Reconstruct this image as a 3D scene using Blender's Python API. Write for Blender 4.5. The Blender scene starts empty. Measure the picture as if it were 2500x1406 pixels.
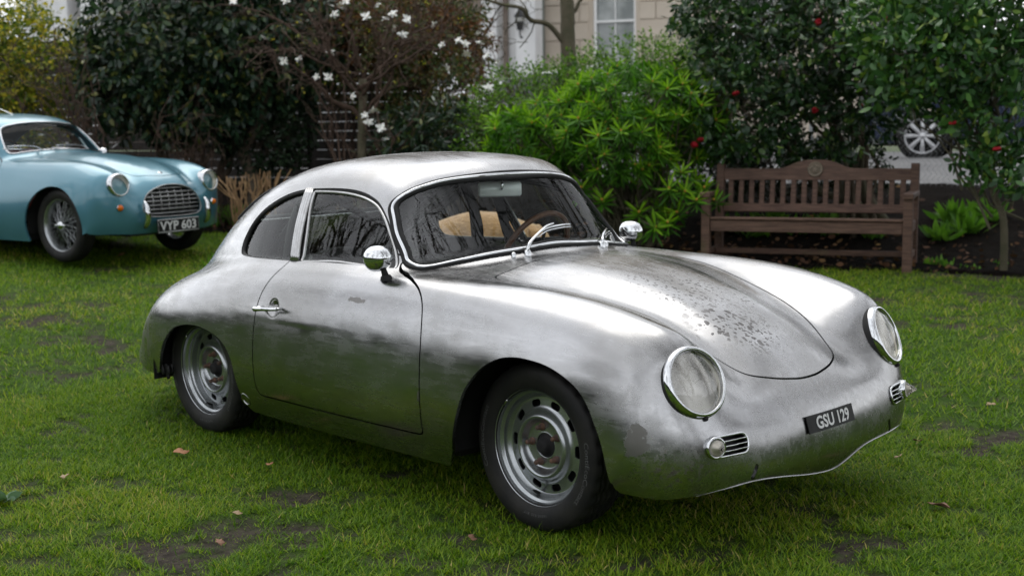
import bpy, bmesh, math, random
import numpy as np
from mathutils import Vector, Matrix
R = math.radians
rng = np.random.default_rng(7)
random.seed(7)
scene = bpy.context.scene
# ------------------------------------------------------------------ camera
CAM_POS = Vector((2.9678, -3.7538, 1.3841))
def cam_basis(yaw, pitch, roll):
    f = Vector((math.cos(pitch)*math.cos(yaw), math.cos(pitch)*math.sin(yaw), math.sin(pitch)))
    r = f.cross(Vector((0, 0, 1))).normalized(); u = r.cross(f)
    c, s = math.cos(roll), math.sin(roll)
    return f, r*c+u*s, u*c-r*s
CF, CR, CU = cam_basis(2.3589, -.1264, -.0134)
camd = bpy.data.cameras.new('camera'); cam = bpy.data.objects.new('camera', camd)
scene.collection.objects.link(cam); scene.camera = cam
cam.matrix_world = Matrix(((CR.x, CU.x, -CF.x, CAM_POS.x), (CR.y, CU.y, -CF.y, CAM_POS.y), (CR.z, CU.z, -CF.z, CAM_POS.z), (0, 0, 0, 1)))
camd.sensor_width = 36.0; camd.lens = 3127.2/2500*36; camd.clip_end = 1500; camd.clip_start = .05
camd.dof.use_dof = True; camd.dof.focus_distance = 4.5; camd.dof.aperture_fstop = 3.6
def ray(u, v):
    return CF + CR*((u-1250)/3127.2) - CU*((v-703)/3127.2)
def at_z(u, v, z):
    d = ray(u, v); return CAM_POS + d*((z-CAM_POS.z)/d.z)
def at_d(u, v, dist):
    """point on the line of sight of a photo pixel at a forward depth, metres"""
    return CAM_POS + ray(u, v)*dist
# ------------------------------------------------------------------ overcast daylight
SUN_EL, SUN_AZ = 62.0, 150.0
world = bpy.data.worlds.new('World'); scene.world = world; world.use_nodes = True
wn = world.node_tree; wn.nodes.clear()
sky = wn.nodes.new('ShaderNodeTexSky'); sky.sky_type = 'NISHITA'; sky.sun_disc = False
sky.sun_elevation = R(SUN_EL); sky.sun_rotation = R(90-SUN_AZ)
sky.air_density = 1.0; sky.dust_density = 2.0; sky.ozone_density = 1.0
hsv = wn.nodes.new('ShaderNodeHueSaturation'); hsv.inputs['Saturation'].default_value = .16
# broken cloud cover: soft brighter and darker patches all over the dome
tco = wn.nodes.new('ShaderNodeTexCoord'); cn = wn.nodes.new('ShaderNodeTexNoise')
cn.inputs['Scale'].default_value = 2.6; cn.inputs['Detail'].default_value = 6; cn.inputs['Roughness'].default_value = .55
cr = wn.nodes.new('ShaderNodeMapRange'); cr.inputs['From Min'].default_value = .3; cr.inputs['From Max'].default_value = .72
cr.inputs['To Min'].default_value = .72; cr.inputs['To Max'].default_value = 1.45
cm = wn.nodes.new('ShaderNodeVectorMath'); cm.operation = 'SCALE'
bg = wn.nodes.new('ShaderNodeBackground'); bg.inputs['Strength'].default_value = .15
wo = wn.nodes.new('ShaderNodeOutputWorld')
L = wn.links.new
L(tco.outputs['Generated'], cn.inputs['Vector']); L(cn.outputs['Fac'], cr.inputs['Value'])
veil = wn.nodes.new('ShaderNodeMix'); veil.data_type = 'RGBA'; veil.inputs[0].default_value = .62; veil.inputs[7].default_value = (5.0, 5.15, 5.4, 1)      # even cloud deck over the clear sky
L(sky.outputs['Color'], hsv.inputs['Color']); L(hsv.outputs['Color'], veil.inputs[6]); L(veil.outputs[2], cm.inputs[0]); L(cr.outputs['Result'], cm.inputs['Scale'])
L(cm.outputs['Vector'], bg.inputs['Color']); L(bg.outputs['Background'], wo.inputs['Surface'])
sd = bpy.data.lights.new('sun', 'SUN'); sun = bpy.data.objects.new('sun', sd); scene.collection.objects.link(sun)
sd.energy = .6; sd.angle = R(50); sd.color = (1, .97, .92)
sv = Vector((math.cos(R(SUN_EL))*math.cos(R(SUN_AZ)), math.cos(R(SUN_EL))*math.sin(R(SUN_AZ)), math.sin(R(SUN_EL))))
sun.rotation_euler = (-sv).to_track_quat('-Z', 'Y').to_euler(); sun.location = (0, 0, 30)
vs = scene.view_settings; vs.view_transform = 'Standard'; vs.look = 'None'; vs.gamma = 1; vs.use_curve_mapping = False
vs.exposure = 1.05
# ------------------------------------------------------------------ helpers
COL = scene.collection
def newmesh(name, V, F, smooth=True):
    """V (n,3); F list of polygons or (m,k) int array"""
    me = bpy.data.meshes.new(name)
    V = np.asarray(V, np.float32)
    if isinstance(F, np.ndarray) and F.ndim == 2:
        m, k = F.shape
        me.vertices.add(len(V)); me.vertices.foreach_set('co', V.ravel())
        me.loops.add(m*k); me.loops.foreach_set('vertex_index', F.ravel().astype(np.int32))
        me.polygons.add(m); me.polygons.foreach_set('loop_start', np.arange(0, m*k, k, dtype=np.int32))
        me.update(calc_edges=True); me.validate()
    else:
        me.from_pydata([tuple(v) for v in V.tolist()], [], [list(map(int, f)) for f in F]); me.update()
    if smooth: me.polygons.foreach_set('use_smooth', np.ones(len(me.polygons), bool))
    return me
def link(name, me, mat=None, parent=None, world_parent=None):
    o = bpy.data.objects.new(name, me); COL.objects.link(o)
    if mat is not None and me is not None:
        me.materials.clear(); me.materials.append(mat)
    if parent is not None:
        o.parent = parent
    return o
def part(name, VF, mat, parent, smooth=True):
    me = newmesh(name, VF[0], VF[1], smooth); return link(name, me, mat, parent)
def tag(o, label, cat, group=None):
    o['label'] = label; o['category'] = cat
    if group: o['group'] = group
    return o
def thing(name, label, cat, loc=(0, 0, 0), rotz=0, group=None):
    o = bpy.data.objects.new(name, None); COL.objects.link(o)
    o.location = loc; o.rotation_euler = (0, 0, rotz); o.empty_display_size = .1
    return tag(o, label, cat, group)
def structure(name, VF, mat, smooth=True):
    o = part(name, VF, mat, None, smooth); o['kind'] = 'structure'; return o
class MB:
    """collects shapes into one mesh"""
    def __init__(s): s.V = []; s.F = []; s.n = 0
    def add(s, V, F):
        V = np.asarray(V, float); s.V.append(V)
        for f in F: s.F.append([int(i)+s.n for i in f])
        s.n += len(V); return s
    def box(s, c, d, rot=None, bev=0.0):
        c = np.array(c, float); h = np.array(d, float)/2
        if bev > 0:
            b = min(bev, h.min()*.9)
            V = []; 
            for sx in (-1, 1):
                for sy in (-1, 1):
                    for sz in (-1, 1):
                        V += [(sx*(h[0]-b), sy*(h[1]-b), sz*h[2]), (sx*(h[0]-b), sy*h[1], sz*(h[2]-b)), (sx*h[0], sy*(h[1]-b), sz*(h[2]-b))]
            bm = bmesh.new()
            for v in V: bm.verts.new(v)
            r = bmesh.ops.convex_hull(bm, input=bm.verts)
            bmesh.ops.dissolve_limit(bm, angle_limit=.01, verts=bm.verts, edges=bm.edges)
            bm.verts.index_update(); V = np.array([v.co for v in bm.verts]); F = [[v.index for v in f.verts] for f in bm.faces]; bm.free()
        else:
            V = np.array([(x, y, z) for x in (-h[0], h[0]) for y in (-h[1], h[1]) for z in (-h[2], h[2])])
            F = [(0, 1, 3, 2), (4, 6, 7, 5), (0, 4, 5, 1), (2, 3, 7, 6), (0, 2, 6, 4), (1, 5, 7, 3)]
        if rot is not None: V = V @ np.array(rot.to_3x3()).T
        return s.add(V+c, F)
    def tube(s, pts, r, n=8, closed=False, caps=True, up=None):
        V, F = tube(pts, r, n, closed, caps, up); return s.add(V, F)
    def lathe(s, prof, n=32, M=None):
        V, F = lathe(prof, n, M); return s.add(V, F)
    def get(s): return np.concatenate(s.V), s.F
def tube(pts, r, n=8, closed=False, caps=True, up=None):
    P = np.asarray(pts, float); m = len(P)
    rr = np.broadcast_to(np.asarray(r, float), (m,))
    if closed: T = np.roll(P, -1, 0)-np.roll(P, 1, 0)
    else: T = np.gradient(P, axis=0)
    T /= np.linalg.norm(T, axis=1)[:, None]+1e-12
    N = np.zeros_like(P)
    a = np.array([0, 0, 1.]) if up is None else np.asarray(up, float)
    if a.ndim == 2:
        N = a - (a*T).sum(1)[:, None]*T; N /= np.linalg.norm(N, axis=1)[:, None]+1e-12
    else:
        if abs(T[0] @ a) > .95: a = np.array([1., 0, 0])
        v = a-(a @ T[0])*T[0]; N[0] = v/np.linalg.norm(v)
        for i in range(1, m):
            v = N[i-1]-(N[i-1] @ T[i])*T[i]; N[i] = v/(np.linalg.norm(v)+1e-12)
    Bn = np.cross(T, N)
    th = np.linspace(0, 2*np.pi, n, endpoint=False)
    V = P[:, None]+rr[:, None, None]*(np.cos(th)[None, :, None]*N[:, None]+np.sin(th)[None, :, None]*Bn[:, None])
    F = []
    for i in range(m if closed else m-1):
        j = (i+1) % m
        for k in range(n):
            l = (k+1) % n; F.append((i*n+k, i*n+l, j*n+l, j*n+k))
    if caps and not closed:
        F.append(tuple(range(n-1, -1, -1))); F.append(tuple((m-1)*n+k for k in range(n)))
    return V.reshape(-1, 3), F
def lathe(prof, n=32, M=None):
    """profile [(r, h)], axis +Z, then matrix M"""
    p = np.asarray(prof, float); m = len(p)
    th = np.linspace(0, 2*np.pi, n, endpoint=False)
    V = np.stack([p[:, 0, None]*np.cos(th), p[:, 0, None]*np.sin(th), np.broadcast_to(p[:, 1, None], (m, n))], -1).reshape(-1, 3)
    F = [(i*n+k, i*n+(k+1) % n, (i+1)*n+(k+1) % n, (i+1)*n+k) for i in range(m-1) for k in range(n)]
    if p[0, 0] > 1e-6 and False: pass
    if M is not None: V = V @ np.array(M.to_3x3()).T + np.array(M.translation)
    return V, F
def frame(loc, zdir, xdir=(0, 0, 1)):
    z = Vector(zdir).normalized(); x = Vector(xdir); x = (x-z*x.dot(z)).normalized(); y = z.cross(x)
    return Matrix(((x.x, y.x, z.x, loc[0]), (x.y, y.y, z.y, loc[1]), (x.z, y.z, z.z, loc[2]), (0, 0, 0, 1)))
def xf(VF, M):
    V = np.asarray(VF[0], float); return V @ np.array(M.to_3x3()).T + np.array(M.translation), VF[1]
def catmull(pts, n=8, closed=False):
    P = np.asarray(pts, float); m = len(P); out = []
    rngi = range(m) if closed else range(m-1)
    for i in rngi:
        if closed: a, b, c, d = P[(i-1) % m], P[i], P[(i+1) % m], P[(i+2) % m]
        else: a, b, c, d = P[max(i-1, 0)], P[i], P[i+1], P[min(i+2, m-1)]
        t = np.linspace(0, 1, n, endpoint=False)[:, None]
        out.append(.5*((2*b)+(c-a)*t+(2*a-5*b+4*c-d)*t*t+(3*b-a-3*c+d)*t**3))
    if not closed: out.append(P[-1:])
    return np.concatenate(out)
def copy_tree(o, parent=None):
    c = o.copy(); COL.objects.link(c); c.parent = parent
    if parent is not None: c.matrix_parent_inverse = o.matrix_parent_inverse.copy()
    for ch in o.children: copy_tree(ch, c)
    return c
# ---- mesh cutting along a signed field
class Surf:
    """polygon soup with shared vertices, vertex normals and cutting along 2D outlines"""
    def __init__(s, V, N, F): s.V = V; s.N = N; s.F = F
    def cut(s, d):
        """split faces where vertex field d changes sign -> (inside d<0, outside)"""
        d = np.where(np.abs(d) < 1e-6, 1e-6, d)
        if isinstance(s.F, np.ndarray):
            neg = (d[s.F] < 0); allneg = neg.all(1); allpos = (~neg).all(1)
            ins = [list(f) for f in s.F[allneg]]; outs = [list(f) for f in s.F[allpos]]; mixed = [list(f) for f in s.F[~(allneg | allpos)]]
        else:
            ins, outs, mixed = [], [], []
            dn = (d < 0).tolist()
            for f in s.F:
                k = sum(dn[i] for i in f)
                (ins if k == len(f) else outs if k == 0 else mixed).append(f)
        V = s.V.tolist(); N = s.N.tolist(); cache = {}
        def cross(a, b):
            key = (a, b) if a < b else (b, a)
            if key in cache: return cache[key]
            t = d[a]/(d[a]-d[b])
            V.append([V[a][c]+(V[b][c]-V[a][c])*t for c in range(3)]); N.append([N[a][c]+(N[b][c]-N[a][c])*t for c in range(3)])
            cache[key] = len(V)-1; return cache[key]
        for f in mixed:
            fi, fo = [], []
            for k in range(len(f)):
                a, b = f[k], f[(k+1) % len(f)]
                (fi if d[a] < 0 else fo).append(a)
                if (d[a] < 0) != (d[b] < 0):
                    c = cross(a, b); fi.append(c); fo.append(c)
            if len(fi) > 2: ins.append(fi)
            if len(fo) > 2: outs.append(fo)
        V = np.array(V); N = np.array(N)
        return Surf(V, N, ins), Surf(V, N, outs)
    def compact(s):
        F = [list(map(int, f)) for f in s.F]
        used = np.unique(np.concatenate([np.asarray(f) for f in F])); mp = -np.ones(len(s.V), int); mp[used] = np.arange(len(used))
        return Surf(s.V[used], s.N[used], [[int(mp[i]) for i in f] for f in F])
    def loops(s):
        e = {}
        for f in s.F:
            for k in range(len(f)):
                a, b = f[k], f[(k+1) % len(f)]
                if (b, a) in e: del e[(b, a)]
                else: e[(a, b)] = 1
        nx = {}
        for a, b in e: nx.setdefault(a, []).append(b)
        out = []
        while nx:
            a = next(iter(nx)); lp = [a]; 
            while True:
                if a not in nx: break
                b = nx[a].pop()
                if not nx[a]: del nx[a]
                if b == lp[0]: break
                lp.append(b); a = b
            if len(lp) > 3: out.append(lp)
        return out
    def flanged(s, depth, keep=None):
        """add inward flange along the boundary"""
        c = s.compact(); V = [c.V]; N = [c.N]; F = list(c.F); n = len(c.V)
        for lp in c.loops():
            lp = np.array(lp)
            if keep is not None and not keep(c.V[lp]): continue
            m = len(lp)
            nn = c.N[lp]
            top = c.V[lp]; bot = top-nn*depth
            V += [top, bot]; N += [nn, nn]
            a = n; b = n+m; n += 2*m
            F += [[a+(k+1) % m, a+k, b+k, b+(k+1) % m] for k in range(m)]
        return np.concatenate(V), F
def poly_sd(P, poly):
    """signed distance (negative inside) of points P (n,2) to closed polygon"""
    A = poly; B = np.roll(poly, -1, 0); out = np.empty(len(P)); 
    for i0 in range(0, len(P), 20000):
        Q = P[i0:i0+20000]
        e = B-A; w = Q[:, None]-A[None]
        t = np.clip((w*e).sum(-1)/((e*e).sum(-1)+1e-18), 0, 1)
        d2 = ((w-e*t[..., None])**2).sum(-1).min(1)
        c1 = (A[None, :, 1] <= Q[:, None, 1]) != (B[None, :, 1] <= Q[:, None, 1])
        xx = A[None, :, 0]+(Q[:, None, 1]-A[None, :, 1])/(e[None, :, 1]+1e-18)*e[None, :, 0]
        ins = (c1 & (xx > Q[:, None, 0])).sum(1) % 2 == 1
        out[i0:i0+20000] = np.sqrt(d2)*np.where(ins, -1, 1)
    return out
def outline(pts, n=10): return catmull(pts, n, True)
# ------------------------------------------------------------------ materials
def nmat(name, color=(.5, .5, .5), rough=.5, metal=0.0, **kw):
    m = bpy.data.materials.new(name); m.use_nodes = True
    b = m.node_tree.nodes['Principled BSDF']
    b.inputs['Base Color'].default_value = (*color, 1); b.inputs['Roughness'].default_value = rough; b.inputs['Metallic'].default_value = metal
    if metal < .1: b.inputs['Specular IOR Level'].default_value = .25
    for k, v in kw.items():
        b.inputs[{'trans': 'Transmission Weight', 'ior': 'IOR', 'coat': 'Coat Weight', 'coatr': 'Coat Roughness', 'spec': 'Specular IOR Level', 'sub': 'Subsurface Weight', 'alpha': 'Alpha', 'sheen': 'Sheen Weight'}[k]].default_value = v
    return m
class NT:
    """tiny node-tree writer"""
    def __init__(s, m): s.m = m; s.t = m.node_tree; s.b = s.t.nodes['Principled BSDF']
    def n(s, typ, **kw):
        nd = s.t.nodes.new('ShaderNode'+typ)
        for k, v in kw.items():
            if k in ('operation', 'blend_type', 'data_type', 'noise_dimensions', 'feature', 'wave_type', 'bands_direction', 'distance', 'interpolation_type', 'clamp'): setattr(nd, k, v)
            else:
                key = k.replace('_', ' ')
                if key in nd.inputs: nd.inputs[key].default_value = v
        return nd
    def l(s, a, b): s.t.links.new(a, b)
    def coord(s, which='Object'):
        return s.n('TexCoord').outputs[which]
    def mapping(s, vec, scale=(1, 1, 1), loc=(0, 0, 0), rot=(0, 0, 0)):
        mp = s.n('Mapping'); mp.inputs['Scale'].default_value = scale; mp.inputs['Location'].default_value = loc; mp.inputs['Rotation'].default_value = rot
        s.l(vec, mp.inputs['Vector']); return mp.outputs['Vector']
    def noise(s, vec, scale, detail=4, rough=.5, dist=0.0):
        nd = s.n('TexNoise', Scale=scale, Detail=detail, Roughness=rough, Distortion=dist); s.l(vec, nd.inputs['Vector']); return nd.outputs['Fac']
    def ramp(s, fac, a, b, lo=0.0, hi=1.0):
        nd = s.n('MapRange'); nd.inputs['From Min'].default_value = a; nd.inputs['From Max'].default_value = b
        nd.inputs['To Min'].default_value = lo; nd.inputs['To Max'].default_value = hi; nd.interpolation_type = 'SMOOTHSTEP'
        s.l(fac, nd.inputs['Value']); return nd.outputs['Result']
    def math(s, op, a, b=None):
        nd = s.n('Math', operation=op)
        for i, v in enumerate((a, b)):
            if v is None: continue
            if isinstance(v, (int, float)): nd.inputs[i].default_value = v
            else: s.l(v, nd.inputs[i])
        return nd.outputs[0]
    def mix(s, fac, a, b, blend='MIX'):
        nd = s.n('Mix', data_type='RGBA', blend_type=blend)
        for sock, v in ((nd.inputs[0], fac), (nd.inputs[6], a), (nd.inputs[7], b)):
            if isinstance(v, (int, float)): sock.default_value = v
            elif isinstance(v, tuple): sock.default_value = (*v[:3], 1)
            else: s.l(v, sock)
        return nd.outputs[2]
    def bump(s, h, strength=.2, dist=.01, normal=None):
        nd = s.n('Bump'); nd.inputs['Strength'].default_value = strength; nd.inputs['Distance'].default_value = dist
        s.l(h, nd.inputs['Height'])
        if normal is not None: s.l(normal, nd.inputs['Normal'])
        return nd.outputs['Normal']
    def set(s, **kw):
        names = {'color': 'Base Color', 'rough': 'Roughness', 'metal': 'Metallic', 'normal': 'Normal', 'alpha': 'Alpha'}
        for k, v in kw.items(): s.l(v, s.b.inputs[names[k]])
def varied(name, c1, c2, scale=3.0, rough=.6, metal=0.0, bump=0.0, bscale=40.0, bdist=.005, coord='Object', detail=5, **kw):
    """two-tone procedural material with noise, optional fine relief"""
    m = nmat(name, c1, rough, metal, **kw); t = NT(m); v = t.coord(coord)
    f = t.ramp(t.noise(v, scale, detail, .6), .3, .7)
    t.set(color=t.mix(f, tuple(c1), tuple(c2)))
    if bump > 0: t.set(normal=t.bump(t.noise(v, bscale, 4, .6), bump, bdist))
    return m
# ------------------------------------------------------------------ silver car: body surface (numpy)
def natspline(t, Y, tq):
    """natural cubic spline through Y (n,k) at knots t, evaluated at tq"""
    t = np.asarray(t, float); Y = np.asarray(Y, float); n = len(t); h = np.diff(t)
    A = np.zeros((n, n)); B = np.zeros((n,) + Y.shape[1:])
    A[0, 0] = A[-1, -1] = 1
    for i in range(1, n-1):
        A[i, i-1] = h[i-1]; A[i, i] = 2*(h[i-1]+h[i]); A[i, i+1] = h[i]
        B[i] = 6*((Y[i+1]-Y[i])/h[i] - (Y[i]-Y[i-1])/h[i-1])
    M = np.linalg.solve(A, B.reshape(n, -1)).reshape(B.shape)
    k = np.clip(np.searchsorted(t, tq)-1, 0, n-2); hh = h[k]
    ex = (slice(None),) + (None,)*(Y.ndim-1)
    a = ((t[k+1]-tq)/hh)[ex]; b = ((tq-t[k])/hh)[ex]; hh = hh[ex]
    return a*Y[k] + b*Y[k+1] + ((a**3-a)*M[k] + (b**3-b)*M[k+1])*hh**2/6
def smax(a, b, k):
    h = np.clip(k-np.abs(a-b), 0, None)/k
    return np.maximum(a, b) + h*h*k/4
def sstep(a, b, x):
    t = np.clip((x-a)/(b-a), 0, 1); return t*t*(3-2*t)
def curve1(pts):
    p = np.array(pts, float); p = p[np.argsort(p[:, 0])]
    lo, hi = p[0, 0], p[-1, 0]
    return lambda x: natspline(p[:, 0], p[:, 1:2], np.clip(np.ravel(x), lo, hi)).reshape(np.shape(x))

# control net: stations (nose lip -> tail lip) x lines (centre ... bottom edge); y is half width
CN = [
 #  C                 A                V                F                S                S2               M                L                B
 [(.640,0,.120),(.634,.20,.120),(.618,.40,.125),(.585,.57,.130),(.550,.655,.135),(.520,.705,.150),(.490,.738,.180),(.462,.760,.210),(.440,.775,.235)],
 [(.718,0,.250),(.714,.20,.250),(.700,.40,.250),(.662,.57,.250),(.618,.665,.250),(.574,.720,.255),(.528,.755,.262),(.470,.784,.268),(.425,.797,.250)],
 [(.722,0,.330),(.718,.20,.330),(.704,.40,.332),(.674,.57,.335),(.630,.670,.338),(.584,.728,.338),(.530,.768,.332),(.456,.798,.305),(.400,.806,.240)],
 [(.704,0,.408),(.700,.20,.408),(.686,.40,.410),(.662,.565,.414),(.620,.672,.416),(.572,.732,.410),(.514,.776,.396),(.438,.804,.338),(.375,.810,.235)],
 [(.648,0,.495),(.642,.20,.496),(.628,.40,.503),(.618,.560,.530),(.582,.675,.530),(.534,.738,.518),(.468,.784,.482),(.382,.810,.360),(.310,.814,.222)],
 [(.545,0,.590),(.537,.20,.587),(.524,.375,.594),(.548,.562,.682),(.516,.675,.664),(.470,.745,.622),(.398,.793,.538),(.302,.818,.360),(.230,.814,.205)],
 [(.405,0,.678),(.400,.20,.672),(.388,.375,.666),(.402,.568,.757),(.384,.682,.737),(.345,.758,.675),(.272,.808,.555),(.182,.823,.340),(.140,.814,.195)],
 [(.200,0,.768),(.200,.20,.760),(.195,.390,.736),(.182,.588,.804),(.172,.700,.777),(.152,.774,.690),(.112,.819,.540),(.072,.824,.310),(.050,.806,.185)],
 [(0,0,.825),(0,.22,.816),(0,.440,.780),(-.02,.598,.824),(-.02,.708,.797),(-.02,.786,.698),(-.02,.825,.520),(-.02,.820,.295),(-.02,.785,.180)],
 [(-.30,0,.868),(-.30,.25,.858),(-.30,.490,.820),(-.30,.612,.834),(-.30,.722,.808),(-.30,.790,.705),(-.30,.827,.515),(-.30,.814,.295),(-.30,.768,.178)],
 [(-.62,0,.872),(-.62,.27,.866),(-.62,.505,.848),(-.62,.632,.841),(-.62,.732,.811),(-.62,.796,.702),(-.62,.828,.505),(-.62,.814,.292),(-.62,.762,.178)],
 [(-1.0,0,.850),(-1.0,.27,.850),(-1.0,.510,.848),(-1.0,.642,.841),(-1.0,.737,.807),(-1.0,.798,.697),(-1.0,.828,.500),(-1.0,.814,.290),(-1.0,.760,.178)],
 [(-1.4,0,.840),(-1.4,.27,.840),(-1.4,.505,.838),(-1.4,.630,.830),(-1.4,.730,.795),(-1.4,.795,.687),(-1.4,.825,.500),(-1.4,.810,.295),(-1.4,.757,.180)],
 [(-1.75,0,.828),(-1.75,.27,.825),(-1.75,.490,.817),(-1.75,.608,.806),(-1.75,.712,.770),(-1.75,.784,.668),(-1.75,.815,.500),(-1.75,.802,.310),(-1.75,.757,.190)],
 [(-2.1,0,.810),(-2.1,.26,.802),(-2.1,.465,.780),(-2.1,.586,.762),(-2.1,.692,.724),(-2.1,.770,.634),(-2.1,.805,.490),(-2.1,.795,.325),(-2.1,.762,.215)],
 [(-2.42,0,.785),(-2.42,.22,.768),(-2.42,.425,.726),(-2.41,.562,.697),(-2.40,.668,.655),(-2.40,.744,.575),(-2.38,.780,.460),(-2.35,.784,.340),(-2.31,.766,.250)],
 [(-2.66,0,.700),(-2.655,.20,.686),(-2.64,.395,.650),(-2.615,.535,.622),(-2.585,.638,.578),(-2.553,.714,.505),(-2.508,.753,.413),(-2.44,.768,.325),(-2.37,.764,.255)],
 [(-2.86,0,.585),(-2.85,.20,.575),(-2.825,.375,.552),(-2.785,.510,.528),(-2.725,.610,.480),(-2.664,.687,.414),(-2.583,.734,.352),(-2.495,.757,.298),(-2.405,.762,.258)],
 [(-2.985,0,.445),(-2.975,.20,.438),(-2.945,.365,.423),(-2.895,.490,.405),(-2.816,.588,.372),(-2.725,.668,.336),(-2.623,.720,.305),(-2.515,.750,.280),(-2.415,.762,.258)],
 [(-3.03,0,.325),(-3.02,.20,.322),(-2.985,.36,.315),(-2.925,.482,.308),(-2.845,.582,.296),(-2.748,.664,.280),(-2.638,.718,.269),(-2.52,.747,.262),(-2.415,.762,.255)],
 [(-3.005,0,.222),(-2.995,.20,.222),(-2.96,.36,.222),(-2.895,.472,.222),(-2.81,.570,.224),(-2.71,.650,.228),(-2.605,.708,.234),(-2.50,.744,.243),(-2.41,.762,.252)],
]
zroof = curve1([(-3.2,.30),(-2.75,.67),(-2.6,.775),(-2.4,.910),(-2.2,1.035),(-2.0,1.135),(-1.75,1.219),(-1.5,1.261),(-1.3,1.272),(-1.15,1.272),(-1.0,1.262),(-.88,1.24),(-.75,1.20),(-.5,1.09)])
yside = curve1([(-3.2,.05),(-2.8,.23),(-2.5,.375),(-2.2,.51),(-1.9,.60),(-1.6,.648),(-1.3,.664),(-1.0,.660),(-.7,.635),(-.3,.57)])
def Gfun(x, y, z):
    y = np.abs(y)
    gs = (y - (yside(x) - .42*(z-.85)))*.92
    gr = (z - (zroof(x) - .20*y*y))*.93
    gw = (x - (-.57 - (z-.908)*.836 - .53*y*y))*.77
    g = smax(gs, gr, .16)
    return smax(g, gw, .055)

def section_grid(nu=330, CN=CN):
    K = np.array(CN)                                   # (S, L, 3)
    Kf = np.concatenate([K[:, :0:-1]*np.array([1, -1, 1]), K], 1)   # mirrored full section
    du = np.linalg.norm(np.diff(K, axis=0), axis=2)[:, 1:8].mean(1)
    tu = np.r_[0, np.cumsum(du)]
    dv = np.linalg.norm(np.diff(Kf, axis=1), axis=2)[4:15].mean(0)
    tv = np.r_[0, np.cumsum(dv)]; tv -= tv[-1]/2
    U = natspline(tu, Kf, np.linspace(0, tu[-1], nu))
    V = np.linspace(0, tv[-1], 260)
    P = natspline(tv, U.transpose(1, 0, 2), V).transpose(1, 0, 2)    # (nu, nv, 3)
    P[:, 0, 1] = 0
    return P
def body_points(nu=330, nv=150, CN=CN, Gfun=Gfun, x0=-2.8, x1=-.1):
    P = section_grid(nu, CN)
    x, y, z = P[..., 0], P[..., 1], P[..., 2]
    z0 = .5
    dy, dz = y, z-z0; tL = np.hypot(dy, dz)+1e-9; uy, uz = dy/tL, dz/tL
    lo = np.zeros_like(x); hi = np.full_like(x, 1.0)
    for _ in range(34):
        m = (lo+hi)/2; ins = Gfun(x, m*uy, z0+m*uz) < 0
        lo = np.where(ins, m, lo); hi = np.where(ins, hi, m)
    up = sstep(.02, .14, uz)
    tG = lo*up
    k = .07*sstep(.08, .22, tL)*sstep(x0, x0+.12, x)*sstep(x1, x1-.1, x)+1e-4
    t = np.where((uz > 0) & (x < x1) & (x > x0), smax(tL, tG, k), tL)
    Q = np.stack([x, t*uy, z0+t*uz], -1)
    # uniform arc length along each section
    out = np.empty((nu, nv, 3))
    w = np.linspace(0, 1, nv)
    for i in range(nu):
        s = np.r_[0, np.cumsum(np.linalg.norm(np.diff(Q[i], axis=0), axis=1))]
        for c in range(3): out[i, :, c] = np.interp(w*s[-1], s, Q[i, :, c])
    out[:, 0, 1] = 0
    return out
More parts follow.
